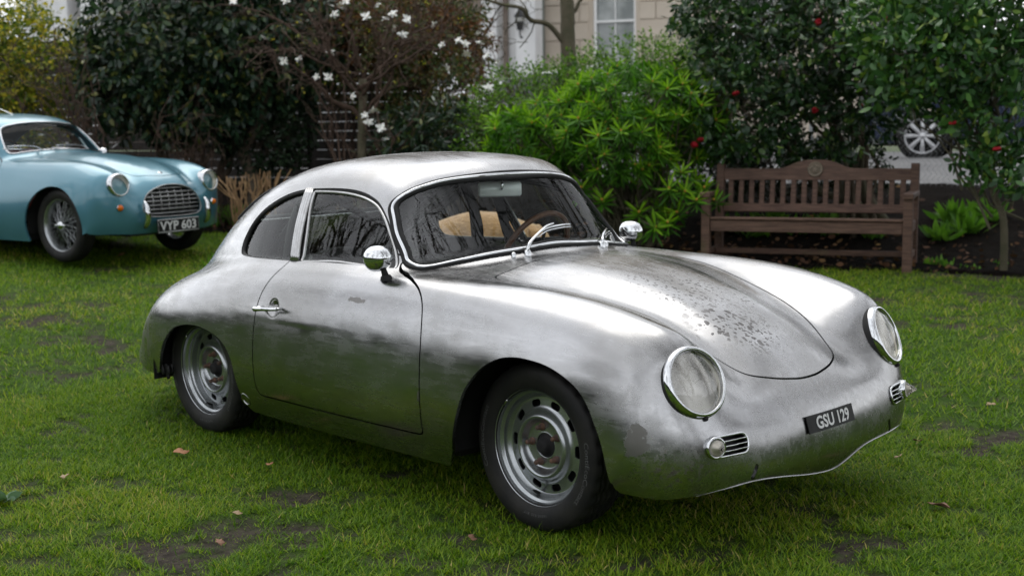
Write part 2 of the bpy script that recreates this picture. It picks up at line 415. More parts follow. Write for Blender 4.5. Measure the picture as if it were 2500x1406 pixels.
# ------------------------------------------------------------------ shared car materials
def steel_material():
    m = nmat('bare_steel', (.53, .53, .54), .3, 1.0); t = NT(m); P = t.coord('Object')
    big = t.noise(P, 2.2, 5, .6); mid = t.noise(P, 7.0, 6, .65); fine = t.noise(P, 60.0, 4, .6)
    brush = t.noise(t.mapping(P, (2.5, 30, 30)), 3.0, 4, .6)
    cross = t.noise(t.mapping(P, (70, 6, 12)), 3.0, 3, .6)
    col = t.mix(t.ramp(big, .35, .68), (.285, .282, .278), (.355, .355, .36))
    smear = t.noise(t.mapping(P, (1.5, 9, 9), rot=(0, .25, .2)), 3.2, 7, .7, .8)
    col = t.mix(t.ramp(mid, .50, .72, 0, .25), col, (.245, .235, .225))
    col = t.mix(t.ramp(smear, .50, .72, 0, .30), col, (.43, .43, .435)); col = t.mix(t.ramp(t.noise(P, 17, 6, .75), .58, .74, 0, .18), col, (.19, .18, .17))
    col = t.mix(t.ramp(brush, .45, .8, 0, .10), col, (.42, .42, .43))
    rough = t.math('ADD', t.ramp(mid, .3, .75, .20, .29), t.math('ADD', t.ramp(brush, .3, .8, -.02, .03), t.ramp(smear, .35, .7, .05, -.045)))
    def blob(c, r, edge=.35, nscale=26.0, amt=1.0):
        off = t.n('VectorMath', operation='SUBTRACT'); t.l(P, off.inputs[0]); off.inputs[1].default_value = c
        sc = t.n('VectorMath', operation='MULTIPLY'); t.l(off.outputs[0], sc.inputs[0]); sc.inputs[1].default_value = tuple(1/a for a in r)
        ln = t.n('VectorMath', operation='LENGTH'); t.l(sc.outputs[0], ln.inputs[0])
        d = t.math('ADD', ln.outputs['Value'], t.math('MULTIPLY', t.math('SUBTRACT', t.noise(P, nscale, 5, .65), .5), 2.2))
        return t.ramp(d, 1.0-edge, 1.0+edge*.3, amt, 0.0)
    # flaked patches with their own outline
    for c, r in (((.506, -.779, .415), (.034, .06, .052)), ((-.851, -.786, .736), (.052, .06, .011)), ((-.455, -.80, .43), (.012, .05, .025))):
        f = blob(c, r, .12, 34.0, .8); col = t.mix(f, col, (.13, .122, .112)); rough = t.math('ADD', rough, t.math('MULTIPLY', f, .3))
    # grime at the lower nose corner
    f = t.math('MULTIPLY', blob((.60, -.70, .33), (.12, .12, .07), .6, 9.0, 1.0), t.ramp(t.noise(P, 48, 6, .75), .50, .60))
    col = t.mix(f, col, (.13, .12, .10)); rough = t.math('ADD', rough, t.math('MULTIPLY', f, .35))
    # corrosion freckles on the bonnet
    wob = t.n('TexNoise', Scale=70.0, Detail=3.0); t.l(P, wob.inputs['Vector']); wv = t.n('VectorMath', operation='SCALE'); t.l(wob.outputs['Color'], wv.inputs[0]); wv.inputs['Scale'].default_value = .016
    Pw = t.n('VectorMath', operation='ADD'); t.l(t.mapping(P, (1, 1, .35)), Pw.inputs[0]); t.l(wv.outputs[0], Pw.inputs[1])
    def freckle(scale, rmin, rmax):
        vo = t.n('TexVoronoi', Scale=scale, Randomness=1.0); t.l(Pw.outputs[0], vo.inputs['Vector']); sp = t.n('SeparateColor'); t.l(vo.outputs['Color'], sp.inputs[0])
        return t.math('SUBTRACT', vo.outputs['Distance'], t.math('ADD', t.math('MULTIPLY', t.math('POWER', sp.outputs[0], 2.0), rmax-rmin), rmin))
    dots = freckle(78.0, .02, .66); dots2 = freckle(42.0, .03, .64)
    reg1 = blob((.385, -.10, .70), (.17, .17, .2), .75, 7.0); reg2 = blob((.10, -.04, .80), (.46, .20, .25), .8, 5.0)
    d1 = t.math('MULTIPLY', t.ramp(dots2, -.06, .03, 1, 0), reg1); d2 = t.math('MULTIPLY', t.ramp(dots, -.06, .03, 1, 0), t.math('MAXIMUM', reg2, reg1))
    spots = t.math('MULTIPLY', t.math('MAXIMUM', d1, d2), .92)
    t.set(metal=t.math('SUBTRACT', 1.0, t.math('MULTIPLY', spots, .8))); col = t.mix(spots, col, (.055, .05, .048)); rough = t.math('ADD', rough, t.math('MULTIPLY', spots, .4))
    # general scuffs and pin-pricks everywhere
    sc = t.math('MULTIPLY', t.ramp(t.noise(P, 95, 5, .75), .66, .72), t.ramp(t.noise(P, 4.2, 3, .6), .52, .66))
    col = t.mix(t.math('MULTIPLY', sc, .14), col, (.2, .19, .18))
    scr = t.math('MAXIMUM', t.ramp(t.noise(t.mapping(P, (1.2, 55, 40), rot=(.1, .35, .15)), 6.0, 2, .5), .70, .74), t.ramp(t.noise(t.mapping(P, (45, 8, 2.0), rot=(.3, -.2, .5)), 5.0, 2, .5), .72, .75))
    col = t.mix(t.math('MULTIPLY', scr, .16), col, (.17, .165, .16))
    # rear quarter grime
    f = t.math('MULTIPLY', blob((-2.62, -.66, .48), (.22, .3, .3), .8, 4.0), t.ramp(t.noise(t.mapping(P, (10, 10, 3)), 2.0, 6, .7), .45, .62))
    col = t.mix(t.math('MULTIPLY', f, .45), col, (.2, .19, .18)); rough = t.math('ADD', rough, t.math('MULTIPLY', f, .2))
    # hand-beaten panels: slow ripples plus brush marks
    nb = t.bump(t.noise(P, 4.5, 2, .45), .35, .012)
    t.set(color=col, rough=rough, normal=nb)
    m.node_tree.nodes['Principled BSDF'].inputs['Anisotropic'].default_value = .25
    return m
M_STEEL = steel_material()
M_CHROME = varied('chrome', (.60, .61, .62), (.52, .53, .54), 9, .06, 1.0)
M_TRIM = varied('aluminium_trim', (.44, .44, .44), (.34, .335, .33), 14, .24, 1.0)
M_RUBBER = varied('rubber', (.010, .010, .010), (.018, .018, .018), 20, .7, spec=.2)
M_TYRE = varied('tyre_rubber', (.010, .010, .0105), (.019, .018, .016), 9, .55, 0, .25, 90, .003, spec=.2)
M_RIM = varied('rim_silver', (.36, .375, .385), (.30, .315, .32), 12, .27, .9)
M_RUST = varied('rusty_steel', (.16, .085, .055), (.07, .05, .045), 60, .7, .4, .4, 160, .003)
M_BLACK = varied('black_paint', (.008, .008, .008), (.014, .014, .014), 8, .5, spec=.2)
M_DARK = varied('dark_trim', (.012, .012, .013), (.022, .021, .021), 12, .8, spec=.2)
M_PLATEW = varied('plate_white', (.55, .55, .55), (.50, .50, .50), 30, .5)
def glass_material(name, tint=(.93, .97, .95), rough=0.0, refl=((0, .05), (.45, .06), (.7, .14), (1, .9))):
    """thin pane: clear transmission with mirror reflection at grazing angles"""
    m = bpy.data.materials.new(name); m.use_nodes = True; t = m.node_tree; t.nodes.clear()
    o = t.nodes.new('ShaderNodeOutputMaterial'); mx = t.nodes.new('ShaderNodeMixShader'); tr = t.nodes.new('ShaderNodeBsdfTransparent'); gl = t.nodes.new('ShaderNodeBsdfGlossy')
    fr = t.nodes.new('ShaderNodeValToRGB'); lw = t.nodes.new('ShaderNodeLayerWeight'); lw.inputs['Blend'].default_value = .5; t.links.new(lw.outputs['Facing'], fr.inputs[0]); e = fr.color_ramp.elements
    while len(e) < len(refl): e.new(.5)
    for q, (p_, v_) in zip(e, refl): q.position = p_; q.color = (v_, v_, v_, 1)
    tc = t.nodes.new('ShaderNodeTexCoord'); no = t.nodes.new('ShaderNodeTexNoise'); no.inputs['Scale'].default_value = 2.5; bp = t.nodes.new('ShaderNodeBump')
    bp.inputs['Strength'].default_value = .02; bp.inputs['Distance'].default_value = .01
    t.links.new(tc.outputs['Object'], no.inputs['Vector']); t.links.new(no.outputs['Fac'], bp.inputs['Height']); t.links.new(bp.outputs['Normal'], gl.inputs['Normal'])
    tr.inputs['Color'].default_value = (*tint, 1); gl.inputs['Color'].default_value = (1, 1, 1, 1); gl.inputs['Roughness'].default_value = rough
    t.links.new(fr.outputs[0], mx.inputs[0]); t.links.new(tr.outputs[0], mx.inputs[1]); t.links.new(gl.outputs[0], mx.inputs[2]); t.links.new(mx.outputs[0], o.inputs[0])
    return m
M_GLASS = glass_material('window_glass', (.92, .96, .94), refl=((0, .10), (.14, .09), (.27, .016), (.5, .008), (.75, .06), (1, .7)))
M_GLASS_SIDE = glass_material('side_window_glass', (.86, .92, .89), refl=((0, .04), (.5, .05), (.75, .14), (1, .8)))
M_LENS = nmat('lamp_lens', (.94, .93, .88), .06, 0, trans=1.0, ior=1.3)
def text_mesh(txt, size=1.0, sx=1.0, bold=0.0):
    cu = bpy.data.curves.new('txt', 'FONT'); cu.body = txt; cu.size = size; cu.align_x = 'CENTER'; cu.align_y = 'CENTER'; cu.offset = bold; cu.resolution_u = 3
    ob = bpy.data.objects.new('txt', cu); COL.objects.link(ob)
    me = bpy.data.meshes.new_from_object(ob.evaluated_get(bpy.context.evaluated_depsgraph_get()))
    V = np.array([v.co for v in me.vertices]); F = [list(p.vertices) for p in me.polygons]
    bpy.data.objects.remove(ob); bpy.data.curves.remove(cu); bpy.data.meshes.remove(me)
    V[:, 0] *= sx
    return V, F
def islands(V, F):
    """split a mesh into its connected pieces"""
    p = list(range(len(V)))
    def find(a):
        while p[a] != a: p[a] = p[p[a]]; a = p[a]
        return a
    for f in F:
        for b in f[1:]: p[find(f[0])] = find(b)
    g = {}
    for f in F: g.setdefault(find(f[0]), []).append(f)
    out = []
    for fs in g.values():
        ids = sorted({i for f in fs for i in f}); mp = {a: k for k, a in enumerate(ids)}
        out.append((V[ids], [[mp[i] for i in f] for f in fs]))
    return out
def resample_loop(P, N, step=.012):
    Q = np.vstack([P, P[:1]]); s = np.r_[0, np.cumsum(np.linalg.norm(np.diff(Q, axis=0), axis=1))]
    m = max(8, int(s[-1]/step)); w = np.linspace(0, s[-1], m, endpoint=False); NN = np.vstack([N, N[:1]])
    A = np.stack([np.interp(w, s, Q[:, c]) for c in range(3)], 1); B = np.stack([np.interp(w, s, NN[:, c]) for c in range(3)], 1)
    return A, B/np.linalg.norm(B, axis=1)[:, None]
def rotate_wheel(side):            # wheel local frame: axis -Y outward
    return 0.0 if side < 0 else math.pi
# ------------------------------------------------------------------ wheels
def disc_with_slots(prof, nslot, rs, hl, hr, n=160, sub=5):
    """surface of revolution (axis z) with rounded slots cut through it"""
    p = catmull(prof, sub); m = len(p); th = np.linspace(0, 2*np.pi, n, endpoint=False)
    V = np.stack([p[:, 0, None]*np.cos(th), p[:, 0, None]*np.sin(th), np.broadcast_to(p[:, 1, None], (m, n))], -1).reshape(-1, 3)
    F = np.array([(i*n+k, i*n+(k+1) % n, (i+1)*n+(k+1) % n, (i+1)*n+k) for i in range(m-1) for k in range(n)])
    r = np.hypot(V[:, 0], V[:, 1]); a = np.arctan2(V[:, 1], V[:, 0]); w = 2*np.pi/nslot
    a = (a+w*.5) % w-w*.5
    qx = np.abs(a*rs)-(hl-hr*.8); qy = np.abs(r-rs)-(hr-hr*.8)
    d = np.hypot(np.maximum(qx, 0), np.maximum(qy, 0))+np.minimum(np.maximum(qx, qy), 0)-hr*.8
    ins, outs = Surf(V, np.tile([0, 0, 1.], (len(V), 1)), F).cut(d)
    return outs.flanged(.006, keep=lambda L: len(L) < n*.9)
def make_wheel(parent, loc, side, dish=.055, steer=0.0, camber=0.0, first=None, lettered=True):
    """steel wheel; local +Z of the builders is mapped to outward (-Y)"""
    Mo = Matrix(((1, 0, 0, 0), (0, 0, -1, 0), (0, 1, 0, 0), (0, 0, 0, 1)))     # z -> -y
    prof = [(.2055, -.012), (.2065, -.002), (.2035, .001), (.199, -.006), (.196, -.014), (.190, -.019), (.184, -.024), (.181, -.034), (.177, -.041), (.171, -dish+.002), (.166, -dish), (.149, -dish+.001), (.134, -dish+.003),
            (.124, -dish+.010), (.115, -dish+.026), (.105, -dish+.033), (.096, -dish+.028), (.088, -dish+.012), (.081, -dish+.004), (.066, -dish+.002), (.050, -dish+.002), (.043, -dish+.003), (.041, -dish-.002)]
    rim = link('wheel', newmesh('wheel', *xf(disc_with_slots(prof, 10, .1485, .0215, .0125), Mo)), M_RIM, parent)
    rim.location = loc; rim.rotation_euler = (camber if side < 0 else -camber, 0, rotate_wheel(side)+steer)
    # tyre with grooved tread
    w = .0875; c = -.072                                                  # half width, centre offset along axis
    pr = [(.198, -.006), (.205, .003), (.214, .0085), (.228, .0135), (.245, .0165), (.262, .0150), (.275, .0105), (.284, .0035), (.2895, -.006)]
    tread = []
    for k, (g0, g1) in enumerate(((-.018, -.024), (-.042, -.050), (-.070, -.074), (-.094, -.102), (-.120, -.126))):
        tread += [(.2925, g0+.0005), (.284, g0-.001), (.284, g1+.001), (.2925, g1-.0005)]
    back = [(r, 2*c-h) for r, h in pr[::-1]]
    n = 120
    Vt, Ft = lathe(pr+[(.2920, -.010)]+tread+[(.2920, 2*c+.010)]+back+[(.19, 2*c+.02)], n)
    # sipes: pull alternate shoulder vertices in
    rr = np.hypot(Vt[:, 0], Vt[:, 1]); k = (np.arange(len(Vt)) % n)
    sh = (rr > .2885) & ((k % 4) == 0); Vt[sh, :2] *= (1-.028)
    ty = link('tyre', newmesh('tyre', *xf((Vt, Ft), Mo)), M_TYRE, rim)
    # lug bolts
    for q in range(5):
        a = R(90+72*q+14); px, pz = .065*math.cos(a), .065*math.sin(a)
        V, F = lathe([(.0135, 0), (.0135, .006), (.010, .009), (.0085, .012), (.0085, .026), (.0065, .029), (0, .029)], 12, Matrix.Translation((px, pz, -dish+.002)))
        link('lug_bolt', newmesh('lug_bolt', *xf((V, F), Mo)), M_RUST, rim)
    hub = MB().lathe([(.043, -.03), (.043, -.004), (.036, 0), (.027, .001), (.0265, .02), (.023, .026), (.012, .028), (0, .028)], 24, Matrix.Translation((0, 0, -dish)))
    link('hub_cap', newmesh('hub_cap', *xf(hub.get(), Mo)), M_DARK, rim)
    br = MB().lathe([(.04, -.025), (.13, -.028), (.165, -.030), (.172, -.06), (.172, -.09)], 40, Matrix.Translation((0, 0, -dish)))
    link('brake_drum', newmesh('brake_drum', *xf(br.get(), Mo)), M_BLACK, rim)
    brl = MB().lathe([(.1975, -.005), (.19, -.03), (.178, -.055), (.176, -.10), (.19, -.13)], 64)
    link('rim_barrel', newmesh('rim_barrel', *xf(brl.get(), Mo)), M_RIM, rim)
    a = R(-100); vs_ = tube([(.176*math.cos(a), .176*math.sin(a), -.042), (.166*math.cos(a), .166*math.sin(a), -.025), (.158*math.cos(a), .158*math.sin(a), -.012)], [.006, .0055, .003], 8)
    link('valve', newmesh('valve', *xf(vs_, Mo)), M_RUBBER, rim)
    a = R(137); wt = MB().box((0, 0, 0), (.030, .010, .010), Matrix.Rotation(a+R(90), 3, 'Z'), .003); Vw, Fw = wt.get(); Vw += np.array([.2*math.cos(a), .2*math.sin(a), .0])
    link('balance_weight', newmesh('balance_weight', *xf((Vw, Fw), Mo)), M_TRIM, rim)
    if lettered:
        for txt, a0, size, rad in (('ContiEcoContact', R(178), .026, .2500), ('ContiEcoContact', R(-12), .026, .2500), ('165/65 R15  81T', R(-88), .013, .232)):
            V, F = text_mesh(txt, size, 1.25)
            ang = a0-V[:, 0]/rad if a0 < R(-80) or a0 > 0 else a0-V[:, 0]/rad
            r_ = rad+V[:, 1]; hh = np.interp(r_, [.214, .228, .245, .262, .275], [.0085, .0135, .0165, .0150, .0105])+.0009
            V2 = np.stack([r_*np.cos(ang), r_*np.sin(ang), hh], 1)
            link('sidewall_lettering', newmesh('sidewall_lettering', *xf((V2, F), Mo), smooth=False), M_LETTER, rim)
    return rim
M_LETTER = varied('moulded_lettering', (.085, .085, .085), (.06, .06, .06), 20, .5)

# ------------------------------------------------------------------ silver coupe
CAR = thing('silver_coupe', 'bare metal silver vintage coupe with plate GSU 129 parked on the lawn', 'car')
def build_silver():
    NU, NV = 420, 175
    H = body_points(NU, NV)
    # round scoop behind the door handle on both doors
    for c in ((-1.378, .812, .660),):
        d = np.linalg.norm((H-np.array(c))*np.array([1, .6, 1]), axis=-1); H[..., 1] -= .020*(1-sstep(.012, .040, d))
    G = np.concatenate([H[:, :0:-1]*np.array([1, -1, 1]), H], 1)           # (NU, 2NV-1, 3)
    nc = G.shape[1]
    du = np.gradient(G, axis=0); dv = np.gradient(G, axis=1); N = np.cross(dv, du); N /= np.linalg.norm(N, axis=2)[..., None]+1e-12
    if N[NU//2, nc//2, 2] < 0: N = -N
    V = G.reshape(-1, 3); N = N.reshape(-1, 3)
    i, j = np.meshgrid(np.arange(NU-1), np.arange(nc-1), indexing='ij'); a = (i*nc+j).ravel()
    F = np.stack([a, a+1, a+nc+1, a+nc], 1)
    fn = np.cross(V[F[0, 1]]-V[F[0, 0]], V[F[0, 2]]-V[F[0, 0]])
    mid = len(F)//2; f = F[mid]
    if np.cross(V[f[1]]-V[f[0]], V[f[2]]-V[f[0]]) @ N[f[0]] < 0: F = F[:, ::-1]
    S = Surf(V, N, F)
    def field(S, cols, poly, mask, sx=1):
        d = np.full(len(S.V), 9.0); P = S.V[:, cols]
        lo, hi = poly.min(0)-.06, poly.max(0)+.06
        m = mask(S.V) & (P > lo).all(1) & (P < hi).all(1)
        if m.any(): d[m] = poly_sd(P[m], poly)
        return d
    # lower edge of the nose
    zl = curve1([(-.80,.246),(-.76,.236),(-.73,.230),(-.69,.232),(-.644,.236),(-.586,.243),(-.52,.249),(-.444,.254),(-.355,.249),(-.252,.235),(-.128,.213),(.002,.196),(.084,.196),(.125,.211),(.17,.236),(.233,.253),(.351,.260),(.5,.258),(.62,.250),(.72,.240),(.80,.246)])
    d = np.where(S.V[:, 0] > .3, S.V[:, 2]-zl(S.V[:, 1]), 1.0); _, S = S.cut(d)
    # wheel arches
    fa = [(-.352,.10),(-.350,.19),(-.317,.238),(-.282,.330),(-.252,.406),(-.222,.472),(-.190,.517),(-.148,.560),(-.098,.593),(-.040,.616),(.023,.624),(.079,.622),(.138,.615),(.197,.600),(.255,.575),(.303,.542),(.338,.498),(.365,.450),(.386,.405),(.400,.362),(.414,.309),(.424,.277),(.436,.256),(.455,.10)]
    ra = [(-2.46,.10),(-2.40,.24),(-2.345,.325),(-2.305,.388),(-2.258,.442),(-2.183,.494),(-2.087,.519),(-1.990,.527),(-1.892,.520),(-1.790,.495),(-1.722,.455),(-1.684,.400),(-1.672,.326),(-1.668,.267),(-1.655,.215),(-1.60,.10)]
    for poly in (fa, ra):
        pl = outline(poly, 6); _, S = S.cut(field(S, [0, 2], pl, lambda V: np.abs(V[:, 1]) > .58))
    wsp = [(0,.905),(.145,.898),(.318,.886),(.473,.866),(.565,.853),(.603,.853),(.615,.868),(.606,.901),(.592,.969),(.568,1.036),(.552,1.071),(.529,1.098),(.491,1.122),(.444,1.141),(.339,1.166),(.17,1.180),(0,1.184)]
    wsp = wsp+[(-a, b) for a, b in wsp[-2:0:-1]]
    glassW, S = S.cut(field(S, [1, 2], outline(wsp, 6), lambda V: (V[:, 0] > -1.05) & (V[:, 0] < -.5) & (V[:, 2] > .8)))
    win = [(-1.908,.845),(-1.918,.888),(-1.892,.949),(-1.852,.997),(-1.795,1.039),(-1.697,1.083),(-1.605,1.110),(-1.496,1.127),(-1.358,1.134),(-1.231,1.135),(-1.133,1.128),(-1.053,1.112),(-.978,1.083),(-.905,1.028),(-.857,.974),(-.811,.919),(-.783,.876),(-.768,.852),(-.79,.849),(-.972,.851),(-1.202,.847),(-1.438,.838),(-1.628,.832),(-1.760,.828),(-1.874,.830)]
    winp = outline(win, 6); glassS = {}
    for s in (-1, 1):
        glassS[s], S = S.cut(field(S, [0, 2], winp, lambda V: (V[:, 1]*s > .40) & (V[:, 2] > .8)))
    rw = [(-1.98,0),(-1.985,.2),(-2.01,.36),(-2.08,.435),(-2.18,.425),(-2.28,.33),(-2.325,.18),(-2.335,0)]; rw = rw+[(a, -b) for a, b in rw[-2:0:-1]]
    glassR, S = S.cut(field(S, [0, 1], outline(rw, 8), lambda V: V[:, 2] > .85))
    # bonnet
    hd = [(.626,0),(.622,.08),(.603,.18),(.562,.262),(.5,.305),(.4,.347),(.3,.369),(.2,.386),(.1,.410),(0,.442),(-.1,.477),(-.2,.506),(-.29,.519),(-.35,.517),(-.392,.496),(-.412,.45),(-.428,.3),(-.436,.15),(-.438,0)]
    hd = hd+[(a, -b) for a, b in hd[-2:0:-1]]; hdp = outline(hd, 6); hm = lambda V: (V[:, 2] > .45) & (V[:, 0] > -.5)
    hood, S = S.cut(field(S, [0, 1], hdp, hm)+.0028)
    _, S = S.cut(field(S, [0, 1], hdp, hm)-.0028)
    dr = [(-1.433,.842),(-1.440,.808),(-1.456,.779),(-1.473,.746),(-1.488,.705),(-1.497,.663),(-1.503,.600),(-1.508,.518),(-1.511,.400),(-1.512,.335),(-1.505,.297),(-1.480,.283),(-1.40,.2825),(-1.134,.282),(-.856,.282),(-.598,.283),(-.490,.284),(-.462,.288),(-.451,.305),(-.447,.40),(-.449,.52),(-.455,.630),(-.472,.72),(-.498,.768),(-.545,.802),(-.615,.824),(-.690,.836),(-.735,.844),(-.765,.86),(-.80,.90),(-1.1,.92),(-1.40,.90),(-1.428,.862)]
    drp = outline(dr, 6); doors = {}
    for s in (-1, 1):
        dm = lambda V: (V[:, 1]*s > .55) & (V[:, 2] < .95)
        doors[s], S = S.cut(field(S, [0, 2], drp, dm)+.0030)
        _, S = S.cut(field(S, [0, 2], drp, dm)-.0030)
    # grille and towing slots in the nose
    def rrect(cy, cz, hw, hh, r, rot=0.0, n=6):
        a = []
        for k, (sx, sy) in enumerate(((1, 1), (-1, 1), (-1, -1), (1, -1))):
            for t in np.linspace(0, math.pi/2, n): a.append((sx*(hw-r)+r*math.cos(t+k*math.pi/2), sy*(hh-r)+r*math.sin(t+k*math.pi/2)))
        a = np.array(a); c, s = math.cos(rot), math.sin(rot); a = a @ np.array([[c, s], [-s, c]])
        return a+np.array([cy, cz])
    front = lambda V: V[:, 0] > .5
    for s in (-1, 1):
        _, S = S.cut(field(S, [1, 2], rrect(s*.530, .386, .080, .033, .026), front))
        _, S = S.cut(field(S, [1, 2], rrect(s*.425, .285, .0085, .026, .004, s*.42), front))
    body = part('body_shell', S.flanged(.014), M_STEEL, CAR)
    part('bonnet', hood.flanged(.022), M_STEEL, CAR)['label'] = 'bonnet freckled with dark corrosion spots'
    for s in (-1, 1):
        dd = part('door', doors[s].flanged(.020), M_STEEL, CAR)
        # handle
        hb = catmull([(-1.462, s*.838, .652), (-1.43, s*.846, .655), (-1.38, s*.848, .659), (-1.33, s*.846, .662), (-1.306, s*.838, .664)], 5)
        mb = MB().tube(hb, np.interp(np.linspace(0, 1, len(hb)), [0, .08, .3, .85, 1], [.010, .0125, .009, .0065, .008]), 10)
        mb.tube([(-1.45, s*.80, .653), (-1.45, s*.842, .653)], .010, 10).tube([(-1.314, s*.80, .663), (-1.314, s*.842, .663)], .006, 8)
        part('door_handle', mb.get(), M_CHROME, dd)
    # rolled bottom edge of the nose
    lipc = curve_on_lip = []
    ys = np.linspace(-.64, .66, 120); Hf = H[:120].reshape(-1, 3); pts = []
    for y in ys:
        q = np.argmin(np.abs(Hf[:, 1]-abs(y))*1.0+np.abs(Hf[:, 2]-zl(np.array(y)))*1.5+(Hf[:, 0] < .44)*1.0); pts.append((Hf[q, 0]+.001, y, float(zl(np.array(y)))))
    pts = np.array(pts); ker = np.ones(9)/9
    for c in (0, 2): pts[:, c] = np.convolve(np.pad(pts[:, c], 4, mode='edge'), ker, 'valid')
    part('rolled_edge', tube(pts, .0030*np.clip(np.minimum(np.arange(120), 119-np.arange(120))/14, .15, 1), 8), M_STEEL, CAR)
    # glazing
    def pane(name, g, off, trims, keepfun=None, parent=CAR):
        c = g.compact(); V = c.V-c.N*off
        o = part(name, (V, c.F), M_GLASS if name == 'windscreen' else M_GLASS_SIDE, parent)
        lp = max(c.loops(), key=len); P, Nn = resample_loop(c.V[np.array(lp)], c.N[np.array(lp)])
        cen = P.mean(0); inw = cen-P; inw -= (inw*Nn).sum(1)[:, None]*Nn; inw /= np.linalg.norm(inw, axis=1)[:, None]
        for nm, mt, r, o1, o2 in trims: part(nm, tube(P+Nn*o1+inw*o2, r, 8, True, up=Nn), mt, o)
        return o
    pane('windscreen', glassW, .004, (('chrome_trim', M_CHROME, .0085, .003, .004), ('rubber_seal', M_RUBBER, .0085, .001, -.010), ('rubber_seal', M_RUBBER, .0105, -.003, .018)))
    pane('rear_window', glassR, .004, (('rubber_seal', M_RUBBER, .010, .001, .0),))
    for s in (-1, 1):
        g = glassS[s]; zz = g.V[:, 2]
        xl = np.interp(zz, [.82, 1.13], [-1.402, -1.491])
        qg, dg = g.cut(np.where(np.abs(g.V[:, 1]) > .3, g.V[:, 0]-xl+.022, 1)); _, dg = dg.cut(dg.V[:, 0]-np.interp(dg.V[:, 2], [.82, 1.13], [-1.402, -1.491])-.022)
        pane('quarter_window', qg, .016, (('window_channel', M_BLACK, .009, -.012, .004),))
        dw = pane('door_window', dg, .016, (('window_frame', M_TRIM if s < 0 else M_DARK, .0075, -.012, .018), ('window_channel', M_BLACK, .008, -.014, .002)))
        # chrome central post
        c = g.compact(); post = []
        for z in np.linspace(.838, 1.128, 12):
            x = np.interp(z, [.82, 1.13], [-1.402, -1.491]); q = np.argmin((c.V[:, 0]-x)**2+(c.V[:, 2]-z)**2); post.append(c.V[q])
        post = np.array(post); t_ = np.linspace(0, 1, 12)
        line = post[0]+(post[-1]-post[0])*t_[:, None]; line[:, 1] += s*.012*np.sin(np.pi*t_)
        mb = MB()
        for dx, rr_ in ((-.021, .0085), (-.007, .0095), (.008, .0095), (.021, .0075)):
            mb.tube(line+np.array([dx, s*-.004, 0]), rr_, 8)
        part('window_post', mb.get(), M_TRIM, CAR)
    # headlamps
    n0 = Vector((.897, -.187, .40)).normalized()
    for s in (-1, 1):
        n = Vector((n0.x, n0.y*-s, n0.z)) if s > 0 else n0
        c = Vector((.578, s*.584, .579))+n*.002
        F0 = frame(c, n)
        ring = MB().lathe([(.1165, -.050), (.1185, -.008), (.1182, .006), (.1150, .016), (.1100, .022), (.1045, .024), (.1010, .021), (.0995, .014), (.0995, .006)], 64, F0)
        ho = part('headlamp', ring.get(), M_CHROME, CAR)
        part('rubber_gasket', MB().lathe([(.121, -.05), (.1215, -.004), (.1175, .003)], 64, F0).get(), M_RUBBER, ho)
        lens = MB().lathe([(.0997, .010), (.088, .020), (.065, .030), (.040, .0365), (.018, .039), (0, .0395)], 64, F0); part('lens', lens.get(), M_LENSR, ho)
        bowl = MB().lathe([(.0997, .007), (.092, -.012), (.080, -.034), (.058, -.058), (.034, -.074), (.014, -.080), (0, -.081)], 48, F0); part('reflector', bowl.get(), M_REFLECT, ho)
        bulb = MB().lathe([(.012, -.08), (.012, -.055), (.011, -.045), (.006, -.038), (0, -.036)], 16, F0); part('bulb', bulb.get(), M_CHROME, ho)
        up = Vector((0, 0, 1)); dn = (up-n*up.dot(n)).normalized()
        sp = c-dn*.119+n*.004
        part('retaining_screw', MB().lathe([(.0075, -.012), (.0075, .010), (.005, .014), (0, .015)], 12, frame(sp, n)).get(), M_DARK, ho)
        # horn grille with indicator
        yc = s*.530; gx = .676
        def fx(y, z): # nose surface x near the grille
            q = np.argmin((Hf[:, 1]-abs(y))**2+(Hf[:, 2]-z)**2+(Hf[:, 0] < .5)*1.0); return Hf[q, 0]
        rr2 = rrect(yc, .386, .078, .031, .024); loop = np.array([(fx(y, z)+.004, y, z) for y, z in rr2])
        for c2 in range(3):
            pass
        gr = part('horn_grille', tube(loop, .0042, 8, True), M_CHROME, CAR)
        bk = np.array([(fx(y, z)-.035, y, z) for y, z in rrect(yc, .386, .084, .037, .024)]); part('grille_recess', (bk, [list(range(len(bk)))]), M_BLACK, gr)
        for zz_ in (.371, .386, .401):
            pp = [(fx(y, zz_)+.005, y, zz_) for y in np.linspace(yc-.074, yc+.074, 9)]
            part('grille_bar', tube(catmull(pp, 3), .0026, 6), M_CHROME, gr)
        yi = s*.588; xi = fx(yi, .386); ni = Vector((.90, s*.32, .10)).normalized(); Fi = frame((xi+.002, yi, .387), ni)
        ind = part('indicator', MB().lathe([(.036, -.02), (.036, .006), (.033, .013), (.028, .014), (.027, .010)], 32, Fi).get(), M_CHROME, CAR)
        pr = [(.027, .010)]
        for k in range(7):
            r0 = .0265-.0033*k; pr += [(r0, .013+.0052*k), (r0-.0004, .0165+.0052*k), (r0-.0028, .0172+.0052*k)]
        pr += [(0, .0172+.0052*6+.002)]
        part('lens', MB().lathe(pr, 32, Fi).get(), M_INDLENS, ind); part('bulb', MB().lathe([(.022, .009), (.012, .012), (.008, .024), (0, .028)], 16, Fi).get(), M_REFLECT, ind)
    # registration plate on the nose
    pn = Vector((.055, 0, .016)).normalized()
    tl = np.array([.7085, -.143, .415]); yv = np.array([0, 1, 0]); dv_ = np.array([.0165, 0, -.0565]); q = np.linspace(0, 1, 13)
    top = [tl+yv*.286*t+np.array([.004*(1-(2*t-1)**2), 0, 0]) for t in q]; bot = [a+dv_ for a in top]
